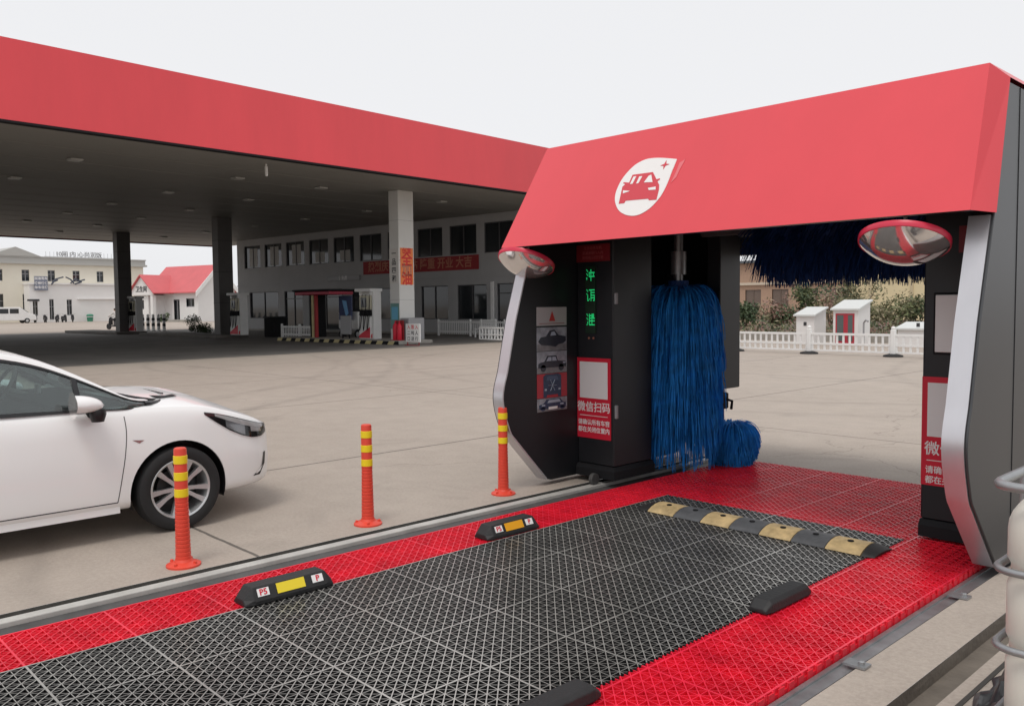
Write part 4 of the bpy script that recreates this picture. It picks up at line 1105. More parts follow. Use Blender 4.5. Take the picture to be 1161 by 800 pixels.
for i, ch in enumerate('一品四和'): a.text(ch, (xc,yc-.4455,3.87-i*.36), (1,0,0), (0,0,1), .30, bold=.02)
a.build('lettering', M_dark, t)
t = thing('notice_board', 'small blue and green notice fixed low on the front column', 'notice', (xc,yc-.43,1.3), frame='S')
a = MB(); a.box(xc-.28,xc+.28,yc-.442,yc-.4325,.65,1.75); a.build('sheet', mat('notice_green', (0.12,0.26,0.24), 0.5), t)
a = MB(); a.box(xc-.20,xc+.20,yc-.448,yc-.4425,1.05,1.6); a.build('picture', mat('notice_blue', (0.12,0.38,0.55), 0.5), t)

# fuel dispensers
def dispenser(label, x, y):
    t = thing('fuel_dispenser', label, 'fuel dispenser', (x,y,.17), 'fuel dispensers on the islands', frame='SL')
    a = MB(); a.cbox(-.42,.42,-.30,.30,0,1.02,.03); a.build('cabinet', M_white, t)
    a = MB(); a.cbox(-.40,.40,-.28,.28,1.03,1.30,.02); a.build('nozzle_bay', M_blackm, t)
    a = MB(); a.cbox(-.42,.42,-.26,.26,1.31,1.95,.03); h = a.build('head', mat('dispenser_cream', (0.55,0.52,0.40), 0.5), t)
    a = MB(); a.cbox(-.30,.12,-.268,-.261,1.42,1.85,.003); a.build('screen', M_win, h)
    a = MB(); a.cbox(-.62,.50,-.36,.36,2.12,2.26,.02); a.build('top_panel', M_white, t)
    a = MB(); a.cbox(.30,.44,-.24,.24,1.95,2.12,.01); a.build('post', M_white, t); a = MB(); a.cbox(-.44,-.30,-.24,.24,1.95,2.12,.01); a.build('post', M_white, t); a = MB(); a.cbox(.44,.56,-.22,.22,.0,2.12,.01); a.build('post', M_white, t)
    a = MB(); a.add([(-.40,-.308,.05),(.40,-.308,.05),(.40,-.308,.55),(-.40,-.308,.16)],[(0,1,2,3)]); a.add([(.428,-.28,.05),(.428,.28,.05),(.428,.28,.6),(.428,-.28,.2)],[(0,1,2,3)]); a.build('red_panel', M_redp, t, fix=False)
    for i, xx in enumerate((-.26,.0,.26)):
        n_ = MB(); n_.tube([(xx,-.33,1.22),(xx,-.36,1.10),(xx,-.31,1.02)],[.02,.03,.02],8); n_.bar((xx,-.33,1.24),(xx,-.33,1.10),.05,.05); n_.build('nozzle', M_blackm, t)
        n_ = MB(); n_.tube([(xx,-.34,1.04),(xx+.04,-.40,.6),(xx+.05,-.42,.38),(xx+.08,-.40,.5),(xx+.12,-.34,1.0),(xx+.10,-.30,1.55),(xx+.06,-.24,1.98)],.016,6); n_.build('hose', M_blackm, t)
    return t
d0 = dispenser('white fuel dispenser with red base beside the light front column', -30.55, 24.35)
copy_tree(d0, S((-42.3+.6,24.35,.17)), TH, 'white fuel dispenser right of the middle dark column, in deep shade')
copy_tree(d0, S((-55.3,24.9,.17)), TH, 'white fuel dispenser close to the leftmost dark column')

# red roofed vending stand with yellow posts
t = thing('service_stand', 'small stand with red flat roof on yellow posts under the canopy', 'stand', (-34.2,24.5,.17), frame='S')
a = MB(); a.cbox(-35.6,-32.8,23.8,25.2,2.20,2.36,.03); a.build('roof', mat('stand_dull_red', (0.36,0.02,0.05), 0.5), t)
a = MB(); a.cbox(-35.7,-32.7,23.7,25.3,2.36,2.46,.03); a.build('roof_cap', M_blackm, t)
for x, m_ in ((-34.5,M_ryel2),(-34.28,M_bred)):
    a = MB(); a.cbox(x-.07,x+.07,24.03,24.17,.17,2.2,.01); a.build('post', m_, t)
a = MB(); a.cbox(-35.1,-34.6,24.3,24.9,.17,2.2,.02); a.build('cabinet', M_blackm, t)
a = MB(); a.cbox(-33.9,-32.9,25.15,25.2,1.0,2.15,.01); pn_ = a.build('poster_board', mat('stand_navy', (0.05,0.07,0.16), 0.5), t)
a = MB(); a.prism([(-33.65,1.95),(-33.3,1.9),(-33.15,1.3),(-33.35,1.15)], lambda x,z: (x,25.146,z), lambda x,z: (x,25.149,z)); a.build('blue_figure', mat('stand_blue', (0.2,0.45,0.75), 0.5), pn_, loc=(0,0,0))
# electric delivery tricycle and board beside the stand
t = thing('cargo_tricycle', 'small white box cargo tricycle parked behind the red roofed stand', 'tricycle', (-33.3,25.9,0), frame='S')
a = MB(); a.cbox(-34.3,-32.75,25.4,26.4,.55,1.38,.04); a.build('cargo_box', M_white, t)
a = MB(); a.cbox(-32.75,-32.1,25.55,26.25,.45,.62,.03); a.bar((-32.2,25.9,.4),(-32.35,25.9,1.05),.06,.06); a.bar((-32.35,25.6,1.05),(-32.35,26.2,1.05),.03,.03); a.build('frame', M_blackm, t)
for x, y in ((-34.0,25.42),(-34.0,26.38),(-32.15,25.9)):
    a = MB(); a.lathe([(.0,-.05),(.25,-.05),(.25,.05),(.0,.05)], (x,y,.25), 20, axis='y', cap=False); w_ = a.build('wheel', M_tyre, t)
    a = MB(); a.lathe([(.13,-.055),(.13,.055)], (x,y,.25), 14, axis='y'); a.build('rim', M_alloy, w_, loc=(0,0,0))
t = thing('display_board', 'plain pale grey board standing left of the front fuel dispenser', 'board', (-31.9,24.1,.17), frame='S')
a = MB(); a.cbox(-32.35,-31.55,24.05,24.12,.35,1.22,.02); a.build('panel', M_frame, t)
a = MB(); a.bar((-32.2,24.08,.17),(-32.2,24.08,.36),.05,.05); a.bar((-31.7,24.08,.17),(-31.7,24.08,.36),.05,.05); a.build('foot', M_blackm, t)
# fire point, cabinet, price board
t = thing('fire_extinguisher_stand', 'red fire extinguisher stand in front of the light column', 'fire extinguisher', (-27.95,23.75,.17), frame='S')
for dx in (-.13,.13):
    a = MB(); a.lathe([(.10,.19),(.11,.22),(.11,.78),(.06,.88),(.03,.9)], (-27.95+dx,23.75,.17-.17), 16); a.tube([(-27.95+dx,23.75,.88),(-27.95+dx,23.75,.99),(-27.85+dx,23.70,.97)],.025,6); a.build('cylinder', M_redp, t, smooth=40)
a = MB(); a.cbox(-28.22,-27.68,23.6,23.9,.17,.2,.01); a.box(-28.22,-27.68,23.88,23.90,.2,1.02); a.build('rack', M_bred, t)
t = thing('metal_cabinet', 'grey metal cabinet on the island at the foot of the light column', 'cabinet', (-27.75,24.5,.17), frame='S')
a = MB(); a.cbox(-28.05,-27.5,24.0,24.9,.17,1.12,.02); c_ = a.build('body', M_frame, t)
a = MB(); a.box(-28.0,-27.55,23.985,23.998,.25,1.05); a.lathe([(.02,-.03),(.02,0)], (-27.62,23.985,.65), 8, axis='y'); a.build('door', mat('cabinet_door', (0.22,0.22,0.23), 0.5), c_, loc=(0,0,0))
t = thing('price_board', 'small white board with rows of dark lettering standing on the apron by the island', 'sign board', (-26.55,23.3,0), frame='S')
a = MB(); a.cbox(-26.99,-26.11,23.38,23.44,.14,.90,.01); a.build('panel', M_paper, t)
a = MB()
for r_, row in enumerate(('入 限 入','二 吨 人','口 进 行')): a.text(row, (-26.55,23.3785,.75-r_*.24), (1,0,0), (0,0,1), .19, m=(M_dark if r_ else M_redp), bold=.01)
a.build('lettering', M_dark, t)
a = MB(); a.bar((-26.9,23.41,0),(-26.9,23.41,.15),.03,.03); a.bar((-26.2,23.41,0),(-26.2,23.41,.15),.03,.03); a.bar((-26.95,23.3,.015),(-26.15,23.3,.015),.05,.03); a.build('foot', M_bred, t)

# low white fences near the building
def low_fence(label, x0, x1, y, h, z0=0):
    t = thing('low_fence', label, 'fence', ((x0+x1)/2,y,z0), 'low white fences before the station building', frame='S')
    a = MB(); n_ = int((x1-x0)/.14)
    for i in range(n_+1): x = x0+(x1-x0)*i/n_; a.box(x-.022,x+.022,y-.012,y+.012,z0+.10,z0+h-.03)
    a.build('pickets', M_white, t)
    a = MB(); a.box(x0,x1,y-.03,y-.0125,z0+.2,z0+.28); a.box(x0,x1,y-.03,y-.0125,z0+h-.14,z0+h-.06); a.build('rail', M_white, t)
    a = MB()
    for x in (x0,(x0+x1)/2,x1): a.cbox(x-.05,x+.05,y-.05,y+.05,z0,z0+h+.06,.015)
    a.build('post', M_white, t)
low_fence('low white picket fence in shade left of the red roofed stand', -38.6,-35.4,25.0,.72,.0)
low_fence('low white picket fence in front of the ground floor windows', -34.2,-29.3,32.0,.85)
t = thing('bench', 'white slatted bench seat before the shop window, by the doorway', 'bench', (-29.9,31.2,0), frame='S')
a = MB()
for i in range(4): a.box(-30.5,-29.3,30.95+i*.12,31.04+i*.12,.44,.47)
a.build('seat', M_white, t)
a = MB()
for i in range(3): a.box(-30.5,-29.3,31.42,31.45,.55+i*.13,.64+i*.13)
a.build('backrest', M_white, t)
for x in (-30.4,-29.4): a = MB(); a.box(x-.03,x+.03,30.96,31.02,0,.44); a.box(x-.03,x+.03,31.40,31.46,0,.93); a.box(x-.03,x+.03,31.02,31.40,.38,.44); a.build('leg', M_white, t)

# station building
YB = 33.8
B_ = thing('station_building', 'two storey white station building behind the pumps with dark square windows', 'building', (-43,YB+4,0), frame='S')
X0, X1, ZT = -57.9, -25.0, 7.3
upper = [(-56.9+2.72*i) for i in range(12)]
ups = [(x,x+2.15,4.48,6.12) for x in upper]
gnd = [(-56.3,-52.6,.85,2.75),(-51.8,-49.6,.12,2.75),(-48.9,-45.2,.12,2.8),(-44.2,-42.6,.85,2.75),(-41.6,-38.6,.85,2.75),(-37.6,-35.3,.85,2.78),(-34.55,-32.25,.85,2.78),(-31.5,-26.9,.12,2.80)]
ops = ups+gnd
# facade as a sheet of rectangles round the openings, with reveals
xs = sorted(set([X0,X1]+[a for o_ in ops for a in o_[:2]])); zs_ = sorted(set([0,ZT]+[a for o_ in ops for a in o_[2:]]))
a = MB()
def inside(x, z): return any(o_[0] < x < o_[1] and o_[2] < z < o_[3] for o_ in ops)
for i in range(len(xs)-1):
    for k in range(len(zs_)-1):
        if not inside((xs[i]+xs[i+1])/2,(zs_[k]+zs_[k+1])/2): a.add([(xs[i],YB,zs_[k]),(xs[i+1],YB,zs_[k]),(xs[i+1],YB,zs_[k+1]),(xs[i],YB,zs_[k+1])],[(0,1,2,3)])
for (x0,x1,z0,z1) in ops:
    c4 = [(x0,z0),(x1,z0),(x1,z1),(x0,z1)]
    for i in range(4):
        p0, p1 = c4[i], c4[(i+1)%4]; a.add([(p0[0],YB,p0[1]),(p1[0],YB,p1[1]),(p1[0],YB+.14,p1[1]),(p0[0],YB+.14,p0[1])],[(0,1,2,3)])
a.add([(X0,YB,0),(X0,YB+9,0),(X0,YB+9,ZT),(X0,YB,ZT)],[(0,1,2,3)]); a.add([(X1,YB,0),(X1,YB+9,0),(X1,YB+9,ZT),(X1,YB,ZT)],[(0,1,2,3)]); a.add([(X0,YB+9,0),(X1,YB+9,0),(X1,YB+9,ZT),(X0,YB+9,ZT)],[(0,1,2,3)])
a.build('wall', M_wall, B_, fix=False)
a = MB(); a.box(X0+.0,X1,YB+.0,YB+9,ZT,ZT+.15); a.build('roof', M_frame, B_)
def window(x0,x1,z0,z1,par,y=YB,nm='window',trans=True,glass=M_win):
    f = MB(); t_ = .05; trans = trans and z0 < .5
    f.box(x0,x1,y+.06,y+.12,z0,z0+t_); f.box(x0,x1,y+.06,y+.12,z1-t_,z1); f.box(x0,x0+t_,y+.06,y+.12,z0+t_,z1-t_); f.box(x1-t_,x1,y+.06,y+.12,z0+t_,z1-t_)
    f.box((x0+x1)/2-.025,(x0+x1)/2+.025,y+.07,y+.12,z0+t_,z1-t_)
    if trans: f.box(x0+t_,x1-t_,y+.07,y+.12,z1-.55,z1-.50)
    o = f.build(nm, M_frdark, par)
    g_ = MB(); g_.box(x0+.002,x1-.002,y+.121,y+.138,z0+.002,z1-.002); g_.build('pane', glass, o, loc=(0,0,0))
    return o
M_frdark = mat('dark_window_frame', (0.07,0.07,0.075), 0.5)
M_blind = mat('window_blind', (0.45,0.44,0.42), 0.7)
for i, o_ in enumerate(ups):
    window(*o_, B_)
    if i in (0,1,2,3,4):
        f = MB(); f.box(o_[0]+.55,o_[1]-.55,YB+.115,YB+.1205,o_[2]+.12,o_[3]-(.2 if i < 3 else .85)); f.build('blind', M_blind, B_)
for i, o_ in enumerate(gnd):
    window(*o_, B_, nm='door' if o_[2] < .5 else 'window', trans=o_[2] < .5)
a = MB(); a.box(X0,X1,YB-.06,YB-.001,3.18,3.26); a.build('string_course', M_wall, B_)
a = MB(); a.text('人员休息室', (-29.2,YB-.004,2.98), (1,0,0), (0,0,1), .34, bold=.02); a.build('lettering', M_dark, B_)
a = MB(); a.box(-31.9,-31.7,YB-.08,YB-.001,.0,2.9); a.build('downpipe', M_white, B_)
a = MB(); a.box(X0+.2,X1,YB-.5,YB-.001,.0,.10); a.build('plinth_step', M_grit, B_)
t = thing('cloth_banner', 'long dark red cloth banner with faded lettering on the station building', 'banner', (-37,YB-.03,3.75), frame='S')
a = MB(); a.box(-42.9,-32.8,YB-.045,YB-.02,3.62,4.42); a.build('cloth', M_bred, t)
a = MB(); a.text('热烈庆祝加油站 隆重 开业 大吉', (-37.85,YB-.0465,4.02), (1,0,0), (0,0,1), .66, bold=.02); a.build('lettering', M_gold, t)
t = thing('shop_sign', 'pale lettered sign board over the shop entrance behind the red stand', 'sign', (-44.3,YB-.1,3.4), frame='S')
a = MB(); a.cbox(-46.6,-43.2,YB-.12,YB-.02,3.30,3.62,.01); a.build('panel', M_frame, t)
a = MB(); a.text('便利店', (-44.9,YB-.1215,3.46), (1,0,0), (0,0,1), .30, bold=.02); a.build('lettering', M_paper, t)
t = thing('storage_box', 'black storage box standing in the shade left of the low fence', 'box', (-41,26.2,0), frame='S')
a = MB(); a.cbox(-41.6,-40.6,25.8,26.6,0,1.05,.03); a.build('body', M_blackm, t); a = MB(); a.cbox(-41.65,-40.55,25.75,26.65,1.05,1.13,.02); a.build('lid', M_black, t)

# ------------------------------------------------------------------ far left: yard behind the station
M_cream = mat('cream_render', (0.74,0.70,0.60), 0.85, var=0.05, scale=0.4)  # cream paled in colour to suggest distant haze
M_whit2 = mat('whitewash', (0.76,0.75,0.74), 0.85, var=0.05, scale=0.4)
XF = -121.5
C_ = thing('cream_building', 'long two storey cream building far behind the canopy with letters on its roof', 'building', (XF-5,40,0), frame='S')
wins = []
for i in range(-7,6):
    y = 37.35+3.15*i
    wins += [(y-.45,y+.45,5.35,6.85),(y-.45,y+.45,1.2,3.7)]
def facade(mb, wins, y0, y1, zt, X, deep=.15):
    ys2 = sorted(set([y0,y1]+[v for w_ in wins for v in w_[:2] if y0 < v < y1])); z2 = sorted(set([0,zt]+[v for w_ in wins for v in w_[2:]]))
    for i in range(len(ys2)-1):
        for k in range(len(z2)-1):
            ym, zm = (ys2[i]+ys2[i+1])/2, (z2[k]+z2[k+1])/2
            if not any(w_[0] < ym < w_[1] and w_[2] < zm < w_[3] for w_ in wins): mb.add([(X,ys2[i],z2[k]),(X,ys2[i+1],z2[k]),(X,ys2[i+1],z2[k+1]),(X,ys2[i],z2[k+1])],[(0,1,2,3)])
    for (a0,a1,z0,z1) in wins:
        c4 = [(a0,z0),(a1,z0),(a1,z1),(a0,z1)]
        for i in range(4):
            p0, p1 = c4[i], c4[(i+1)%4]; mb.add([(X,p0[0],p0[1]),(X,p1[0],p1[1]),(X-deep,p1[0],p1[1]),(X-deep,p0[0],p0[1])],[(0,1,2,3)])
def windows_x(wins, X, par, deep=.15, nm='window'):
    for (a0,a1,z0,z1) in wins:
        f = MB(); f.box(X-deep-.03,X-deep+.02,a0,a1,z0,z0+.08); f.box(X-deep-.03,X-deep+.02,a0,a1,z1-.08,z1); f.box(X-deep-.03,X-deep+.02,(a0+a1)/2-.04,(a0+a1)/2+.04,z0+.08,z1-.08); f.box(X-deep-.03,X-deep+.02,a0+.0,a1,z0+(z1-z0)*.62,z0+(z1-z0)*.62+.06)
        o = f.build(nm, M_frame, par); g_ = MB(); g_.box(X-deep-.06,X-deep-.035,a0,a1,z0,z1); g_.build('pane', M_win, o, loc=(0,0,0))
a = MB(); facade(a, wins, 14, 56, 7.6, XF)
a.add([(XF,56,0),(XF-10,56,0),(XF-10,56,7.6),(XF,56,7.6)],[(0,1,2,3)]); a.add([(XF,14,0),(XF-10,14,0),(XF-10,14,7.6),(XF,14,7.6)],[(0,1,2,3)]); a.add([(XF-10,14,0),(XF-10,56,0),(XF-10,56,7.6),(XF-10,14,7.6)],[(0,1,2,3)])
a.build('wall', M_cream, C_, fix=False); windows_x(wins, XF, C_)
a = MB(); a.box(XF-10.3,XF+.45,13.6,56.4,7.6,7.85); a.box(XF-10,XF+.3,13.8,56.2,7.85,8.45); a.box(XF-10.2,XF+.4,13.7,56.3,8.45,8.6); a.build('parapet', mat('parapet_grey', (0.42,0.42,0.40), 0.8), C_)
a = MB(); a.prism([(36.3,8.6),(42.3,8.6),(39.3,9.75)], lambda y,z: (XF+.45,y,z), lambda y,z: (XF-6,y,z)); a.build('gable', mat('parapet_grey', (0.4,0.4,0.4)), C_)
t = thing('roof_letters', 'row of dark metal letters standing on the roof edge of the cream building', 'sign', (XF,47,8.6), frame='S')
a = MB(); a.text('10厢 内 心尚润饭', (XF+.2,47.2,9.0), (0,1,0), (0,0,1), .80, depth=.08, bold=.0); a.build('lettering', mat('weathered_letter', (0.20,0.20,0.205), 0.6), t)
a = MB()
for i in range(18): a.bar((XF+.16,43.0+i*.5,8.58),(XF+.16,43.0+i*.5,9.3),.03,.03)
a.box(XF+.12,XF+.16,42.8,51.8,8.64,8.68); a.build('support_frame', M_frame, t)
XA = -119.5
A_ = thing('white_annex', 'flat roofed white annex in front of the cream building with narrow dark windows', 'building', (XA-1,48,0), frame='S')
YE = 52.4
aw = [(44.7,45.35,.85,2.95),(42.55,43.1,.3,3.0),(40.55,41.15,.85,2.75)]
a = MB(); facade(a, aw, 40.2, YE, 4.9, XA); a.add([(XA,40.2,0),(XA-2,40.2,0),(XA-2,40.2,4.9),(XA,40.2,4.9)],[(0,1,2,3)]); a.add([(XA,YE,0),(XA-2,YE,0),(XA-2,YE,4.9),(XA,YE,4.9)],[(0,1,2,3)]); a.add([(XA,40.2,4.9),(XA,YE,4.9),(XA-2,YE,4.9),(XA-2,40.2,4.9)],[(0,1,2,3)])
a.build('wall', M_whit2, A_, fix=False); windows_x(aw, XA, A_)
a = MB(); a.box(XA,XA+.25,46,YE,2.95,3.10); a.box(XA-2,XA+.2,40.1,YE+.1,4.9,5.1); a.build('ledge', M_whit2, A_)
a = MB(); a.box(XA+.003,XA+.06,39.9,41.35,2.75,3.0); a.build('door_hood', M_dark, A_)
t = thing('wall_sign', 'slate blue sign with pale lines of lettering on the corner of the white annex', 'sign', (XA+.1,41.4,5), frame='S')
a = MB(); a.box(XA+.21,XA+.29,40.75,42.35,4.15,5.95); a.build('panel', mat('sign_slate', (0.16,0.18,0.24), 0.5), t)
a = MB()
for z, s_ in ((5.65,'加油洗车'),(5.05,'快修快保'),(4.5,'停车住宿')): a.text(s_, (XA+.2915,41.55,z), (0,1,0), (0,0,1), .40, bold=.02)
a.build('lettering', M_paper, t)
t = thing('painted_sign', 'dark painted flourish sign on the annex roof edge right of the slate sign', 'sign', (XA+.1,44.4,5.5), frame='S')
a = MB(); 
for pts in ([(42.8,4.9),(43.3,5.6),(43.8,5.75),(44.3,5.9)],[(42.9,5.2),(43.6,5.5)],[(44.6,5.9),(45.2,5.6),(45.6,5.1)],[(45.2,5.1),(45.8,5.7),(46.3,5.4),(47.0,5.6)],[(45.7,5.0),(46.6,5.3)]):
    a.tube([(XA+.25,y,z) for y, z in pts],.10,6)
a.build('flourish', mat('sign_dark_blue', (0.05,0.06,0.09), 0.5), t)
t = thing('litter_bin', 'round green bin before the white annex wall', 'bin', (XA+1,47.2,0), frame='S')
a = MB(); a.lathe([(.34,0),(.42,.75),(.45,.78),(.45,.86),(.30,.98),(.05,1.0)], (XA+1,47.2,0), 20); a.build('body', mat('bin_green', (0.05,0.25,0.16), 0.5), t, smooth=40)
a = MB(); a.lathe([(.43,.60),(.447,.60),(.452,.68),(.43,.68)], (XA+1,47.2,0), 20, cap=False); a.build('band', M_white, t)
t = thing('street_lamp', 'thin white lamp post before the annex, left of the dark column', 'lamp post', (XA+1.6,51.4,0), frame='S')
a = MB(); a.tube([(XA+1.6,51.4,0),(XA+1.6,51.4,7.9)],[.09,.06],10); a.build('pole', M_white, t)
a = MB(); a.bar((XA+1.6,50.9,7.9),(XA+1.6,51.9,8.0),.25,.12); a.cbox(XA+1.45,XA+1.75,51.25,51.55,2.6,3.1,.02); a.build('lamp_head', M_frame, t)

# small van
t = thing('parked_van', 'white minibus parked far off at the left edge before the cream building', 'van', (-116,37.2,0), frame='S')
prof = [(33.9,.35),(33.9,1.75),(34.2,1.98),(37.7,1.98),(38.6,1.25),(39.35,1.05),(39.5,.75),(39.5,.35)]
a = MB(); a.prism(prof, lambda y,z: (-117,y,z), lambda y,z: (-115.3,y,z)); a.build('body', M_white, t, bevel=.05)
for y0, y1 in ((34.2,35.2),(35.35,36.35),(36.5,37.5)):
    a = MB(); a.box(-115.298,-115.288,y0,y1,1.2,1.78); a.build('window', M_win, t)
a = MB(); a.add([(-115.35,37.74,1.93),(-116.95,37.74,1.93),(-116.95,38.63,1.27),(-115.35,38.63,1.27)],[(0,1,2,3)]); a.build('windscreen', M_win, t, loc=(116-0,-37.2+.03,.02))
for y in (34.9,38.4):
    for x in (-115.33,-116.97):
        a = MB(); a.lathe([(.0,-.1),(.31,-.1),(.31,.1),(.0,.1)], (x,y,.31), 20, axis='x', cap=False); w_ = a.build('wheel', M_tyre, t)
        a = MB(); a.lathe([(.17,-.105),(.17,.105)], (x,y,.31), 14, axis='x'); a.build('rim', M_alloy, w_, loc=(0,0,0))

# scooters
def scooter(name, label, cat, grp, loc, rz):
    t = thing(name, label, cat, (0,0,0), grp, frame='L')
    for y in (-.62,.62):
        a = MB(); a.lathe([(.0,-.05),(.24,-.05),(.24,.05),(.0,.05)], (0,y,.24), 18, axis='x', cap=False); a.build('wheel', M_tyre, t)
    a = MB(); a.cbox(-.16,.16,-.75,-.1,.32,.68,.05); a.cbox(-.14,.14,-.15,.42,.22,.32,.03); a.bar((0,.62,.3),(0,.36,1.0),.10,.10); a.add([(-.2,.40,.35),(.2,.40,.35),(.17,.36,.92),(-.17,.36,.92),(-.15,.50,.35),(.15,.50,.35),(.12,.42,.92),(-.12,.42,.92)],[(0,1,2,3),(4,7,6,5),(0,4,5,1),(1,5,6,2),(2,6,7,3),(3,7,4,0)]); a.build('body', mat('scooter_dark', (0.05,0.05,0.055), 0.4), t)
    a = MB(); a.cbox(-.15,.15,-.78,-.02,.685,.78,.04); a.build('seat', M_blackm, t)
    a = MB(); a.tube([(-.34,.26,1.04),(-.15,.34,1.0),(.15,.34,1.0),(.34,.26,1.04)],.02,8); a.build('handlebar', M_steel, t)
    t.location = loc; t.rotation_euler.z = rz
    return t
s0 = scooter('parked_scooter','dark scooter parked in the row before the white annex','scooter','scooters before the white annex', S((-117,38.9,0)), 1.2)
for i, y in enumerate((39.9,41.0,42.6,43.4,44.3)): copy_tree(s0, S((-117+.3*math.sin(i*2),y,0)), 1.2+.25*math.sin(i*1.7), 'dark scooter parked in the row before the white annex')
sr = scooter('ridden_scooter','dark scooter under the rider in white beside the leftmost column','scooter',None, S((-69.2,29.4,0)), 1.9)

# rider in a white top
pv = {'pel':(0,-.28,.84,.15),'spi':(0,-.25,1.05,.15),'che':(0,-.20,1.28,.17),'nec':(0,-.17,1.46,.06),'hea':(0,-.14,1.58,.105),'top':(0,-.13,1.70,.09),
      'shl':(-.19,-.20,1.36,.075),'ell':(-.25,-.02,1.16,.05),'hal':(-.28,.22,1.06,.038),'shr':(.19,-.20,1.36,.075),'elr':(.25,-.02,1.16,.05),'har':(.28,.22,1.06,.038),
      'hil':(-.11,-.25,.82,.11),'knl':(-.17,.16,.76,.075),'anl':(-.17,.18,.38,.05),'tol':(-.17,.30,.34,.045),'hir':(.11,-.25,.82,.11),'knr':(.17,.16,.76,.075),'anr':(.17,.18,.38,.05),'tor':(.17,.30,.34,.045)}
ed = [('pel','spi'),('spi','che'),('che','nec'),('nec','hea'),('hea','top'),('che','shl'),('shl','ell'),('ell','hal'),('che','shr'),('shr','elr'),('elr','har'),('pel','hil'),('hil','knl'),('knl','anl'),('anl','tol'),('pel','hir'),('hir','knr'),('knr','anr'),('anr','tor')]
ks = list(pv); me = bpy.data.meshes.new('person'); me.from_pydata([pv[k][:3] for k in ks], [(ks.index(a_),ks.index(b2)) for a_, b2 in ed], [])
po_ = bpy.data.objects.new('person', me); COL.objects.link(po_)
sk = po_.modifiers.new('Skin','SKIN')
for i, k in enumerate(ks): me.skin_vertices[0].data[i].radius = (pv[k][3],pv[k][3]); me.skin_vertices[0].data[i].use_root = (k == 'pel')
ss = po_.modifiers.new('Sub','SUBSURF'); ss.levels = 2; ss.render_levels = 2
bpy.context.view_layer.update(); dg = bpy.context.evaluated_depsgraph_get(); m2 = bpy.data.meshes.new_from_object(po_.evaluated_get(dg)); po_.modifiers.clear(); po_.data = m2
for m_ in (mat('white_shirt',(0.75,0.75,0.74),0.8), mat('dark_trousers',(0.03,0.03,0.035),0.8), mat('skin_tone',(0.45,0.28,0.20),0.6), mat('black_hair',(0.015,0.012,0.01),0.6)): m2.materials.append(m_)
for p_ in m2.polygons:
    c = p_.center; p_.use_smooth = True
    p_.material_index = 3 if c.z > 1.63 or (c.z > 1.52 and c.y < -.17) else (2 if c.z > 1.46 or (c.y > .12 and c.z > .98) else (1 if c.z < .93 else 0))
po_.location = S((-69.2,29.4,0)); po_.rotation_euler.z = 1.9; tag(po_, 'person in white top and dark trousers riding a scooter by the leftmost column', 'person')

# small white house with red roof
d_ = Vector((-120,63.4)).normalized(); r_ = Vector((-d_.y*-1, d_.x*-1)) if False else Vector((d_.y,-d_.x)); al = R(52)
ex = r_*math.cos(al)-d_*math.sin(al)
rzh = math.atan2(ex.y, ex.x)
M_rroof = mat('red_sheet_roof', (0.60,0.12,0.13), 0.5, var=0.08, scale=0.8)
H_ = thing('small_house', 'small white house with red pitched roof seen between the dark columns', 'house', (-98,51.8,0), frame='SL', rz=rzh)
L_, D_, he, hr = 9.3, 5.6, 4.1, 6.9
hw = [(-2.2,-.7,1.8,2.85),(-4.6,-3.5,.1,2.75)]
a = MB()                                                     # local: x along the front from 0 to -L, y into the house
def face_y(mb, wins, x0, x1, zt):
    x2 = sorted(set([x0,x1]+[v for w_ in wins for v in w_[:2]])); z2 = sorted(set([0,zt]+[v for w_ in wins for v in w_[2:]]))
    for i in range(len(x2)-1):
        for k in range(len(z2)-1):
            xm, zm = (x2[i]+x2[i+1])/2, (z2[k]+z2[k+1])/2
            if not any(w_[0] < xm < w_[1] and w_[2] < zm < w_[3] for w_ in wins): mb.add([(x2[i],0,z2[k]),(x2[i+1],0,z2[k]),(x2[i+1],0,z2[k+1]),(x2[i],0,z2[k+1])],[(0,1,2,3)])
face_y(a, hw, -L_, 0, he)
for x in (0,-L_): a.add([(x,0,0),(x,D_,0),(x,D_,he),(x,D_/2,hr),(x,0,he)],[(0,1,2,3,4)])
a.add([(-L_,D_,0),(0,D_,0),(0,D_,he),(-L_,D_,he)],[(0,1,2,3)])
a.build('wall', M_whit2, H_, fix=False)
def gable_roof(mb, x0, x1, y0, y1, ze, zr, ov, th_):
    ym = (y0+y1)/2; sl_ = (zr-ze)/(ym-y0)
    for s in (-1,1):
        ye = ym+s*(ym-y0+ov); z_e = ze-sl_*ov
        vs = [(x0,ye,z_e),(x1,ye,z_e),(x1,ym,zr),(x0,ym,zr)]; vs += [(p[0],p[1],p[2]+th_) for p in vs]
        mb.add(vs, [(0,1,2,3),(4,7,6,5),(0,4,5,1),(1,5,6,2),(2,6,7,3),(3,7,4,0)])
a = MB(); gable_roof(a, -L_-.4, .35, 0, D_, he, hr, .6, .12); rf = a.build('roof', M_rroof, H_)
a = MB()
for s in (-1,1):
    sl_ = (hr-he)/(D_/2); ye = D_/2+s*(D_/2+.6); z_e = he-sl_*.6
    vs = [(.36,ye,z_e-.5),(.36,ye,z_e+.14),(.36,D_/2,hr+.14),(.36,D_/2,hr-.5)]; vs += [(.44,*p[1:]) for p in vs]; a.add(vs, [(0,1,2,3),(4,7,6,5),(0,4,5,1),(1,5,6,2),(2,6,7,3),(3,7,4,0)])
a.build('barge_board', M_white, rf)
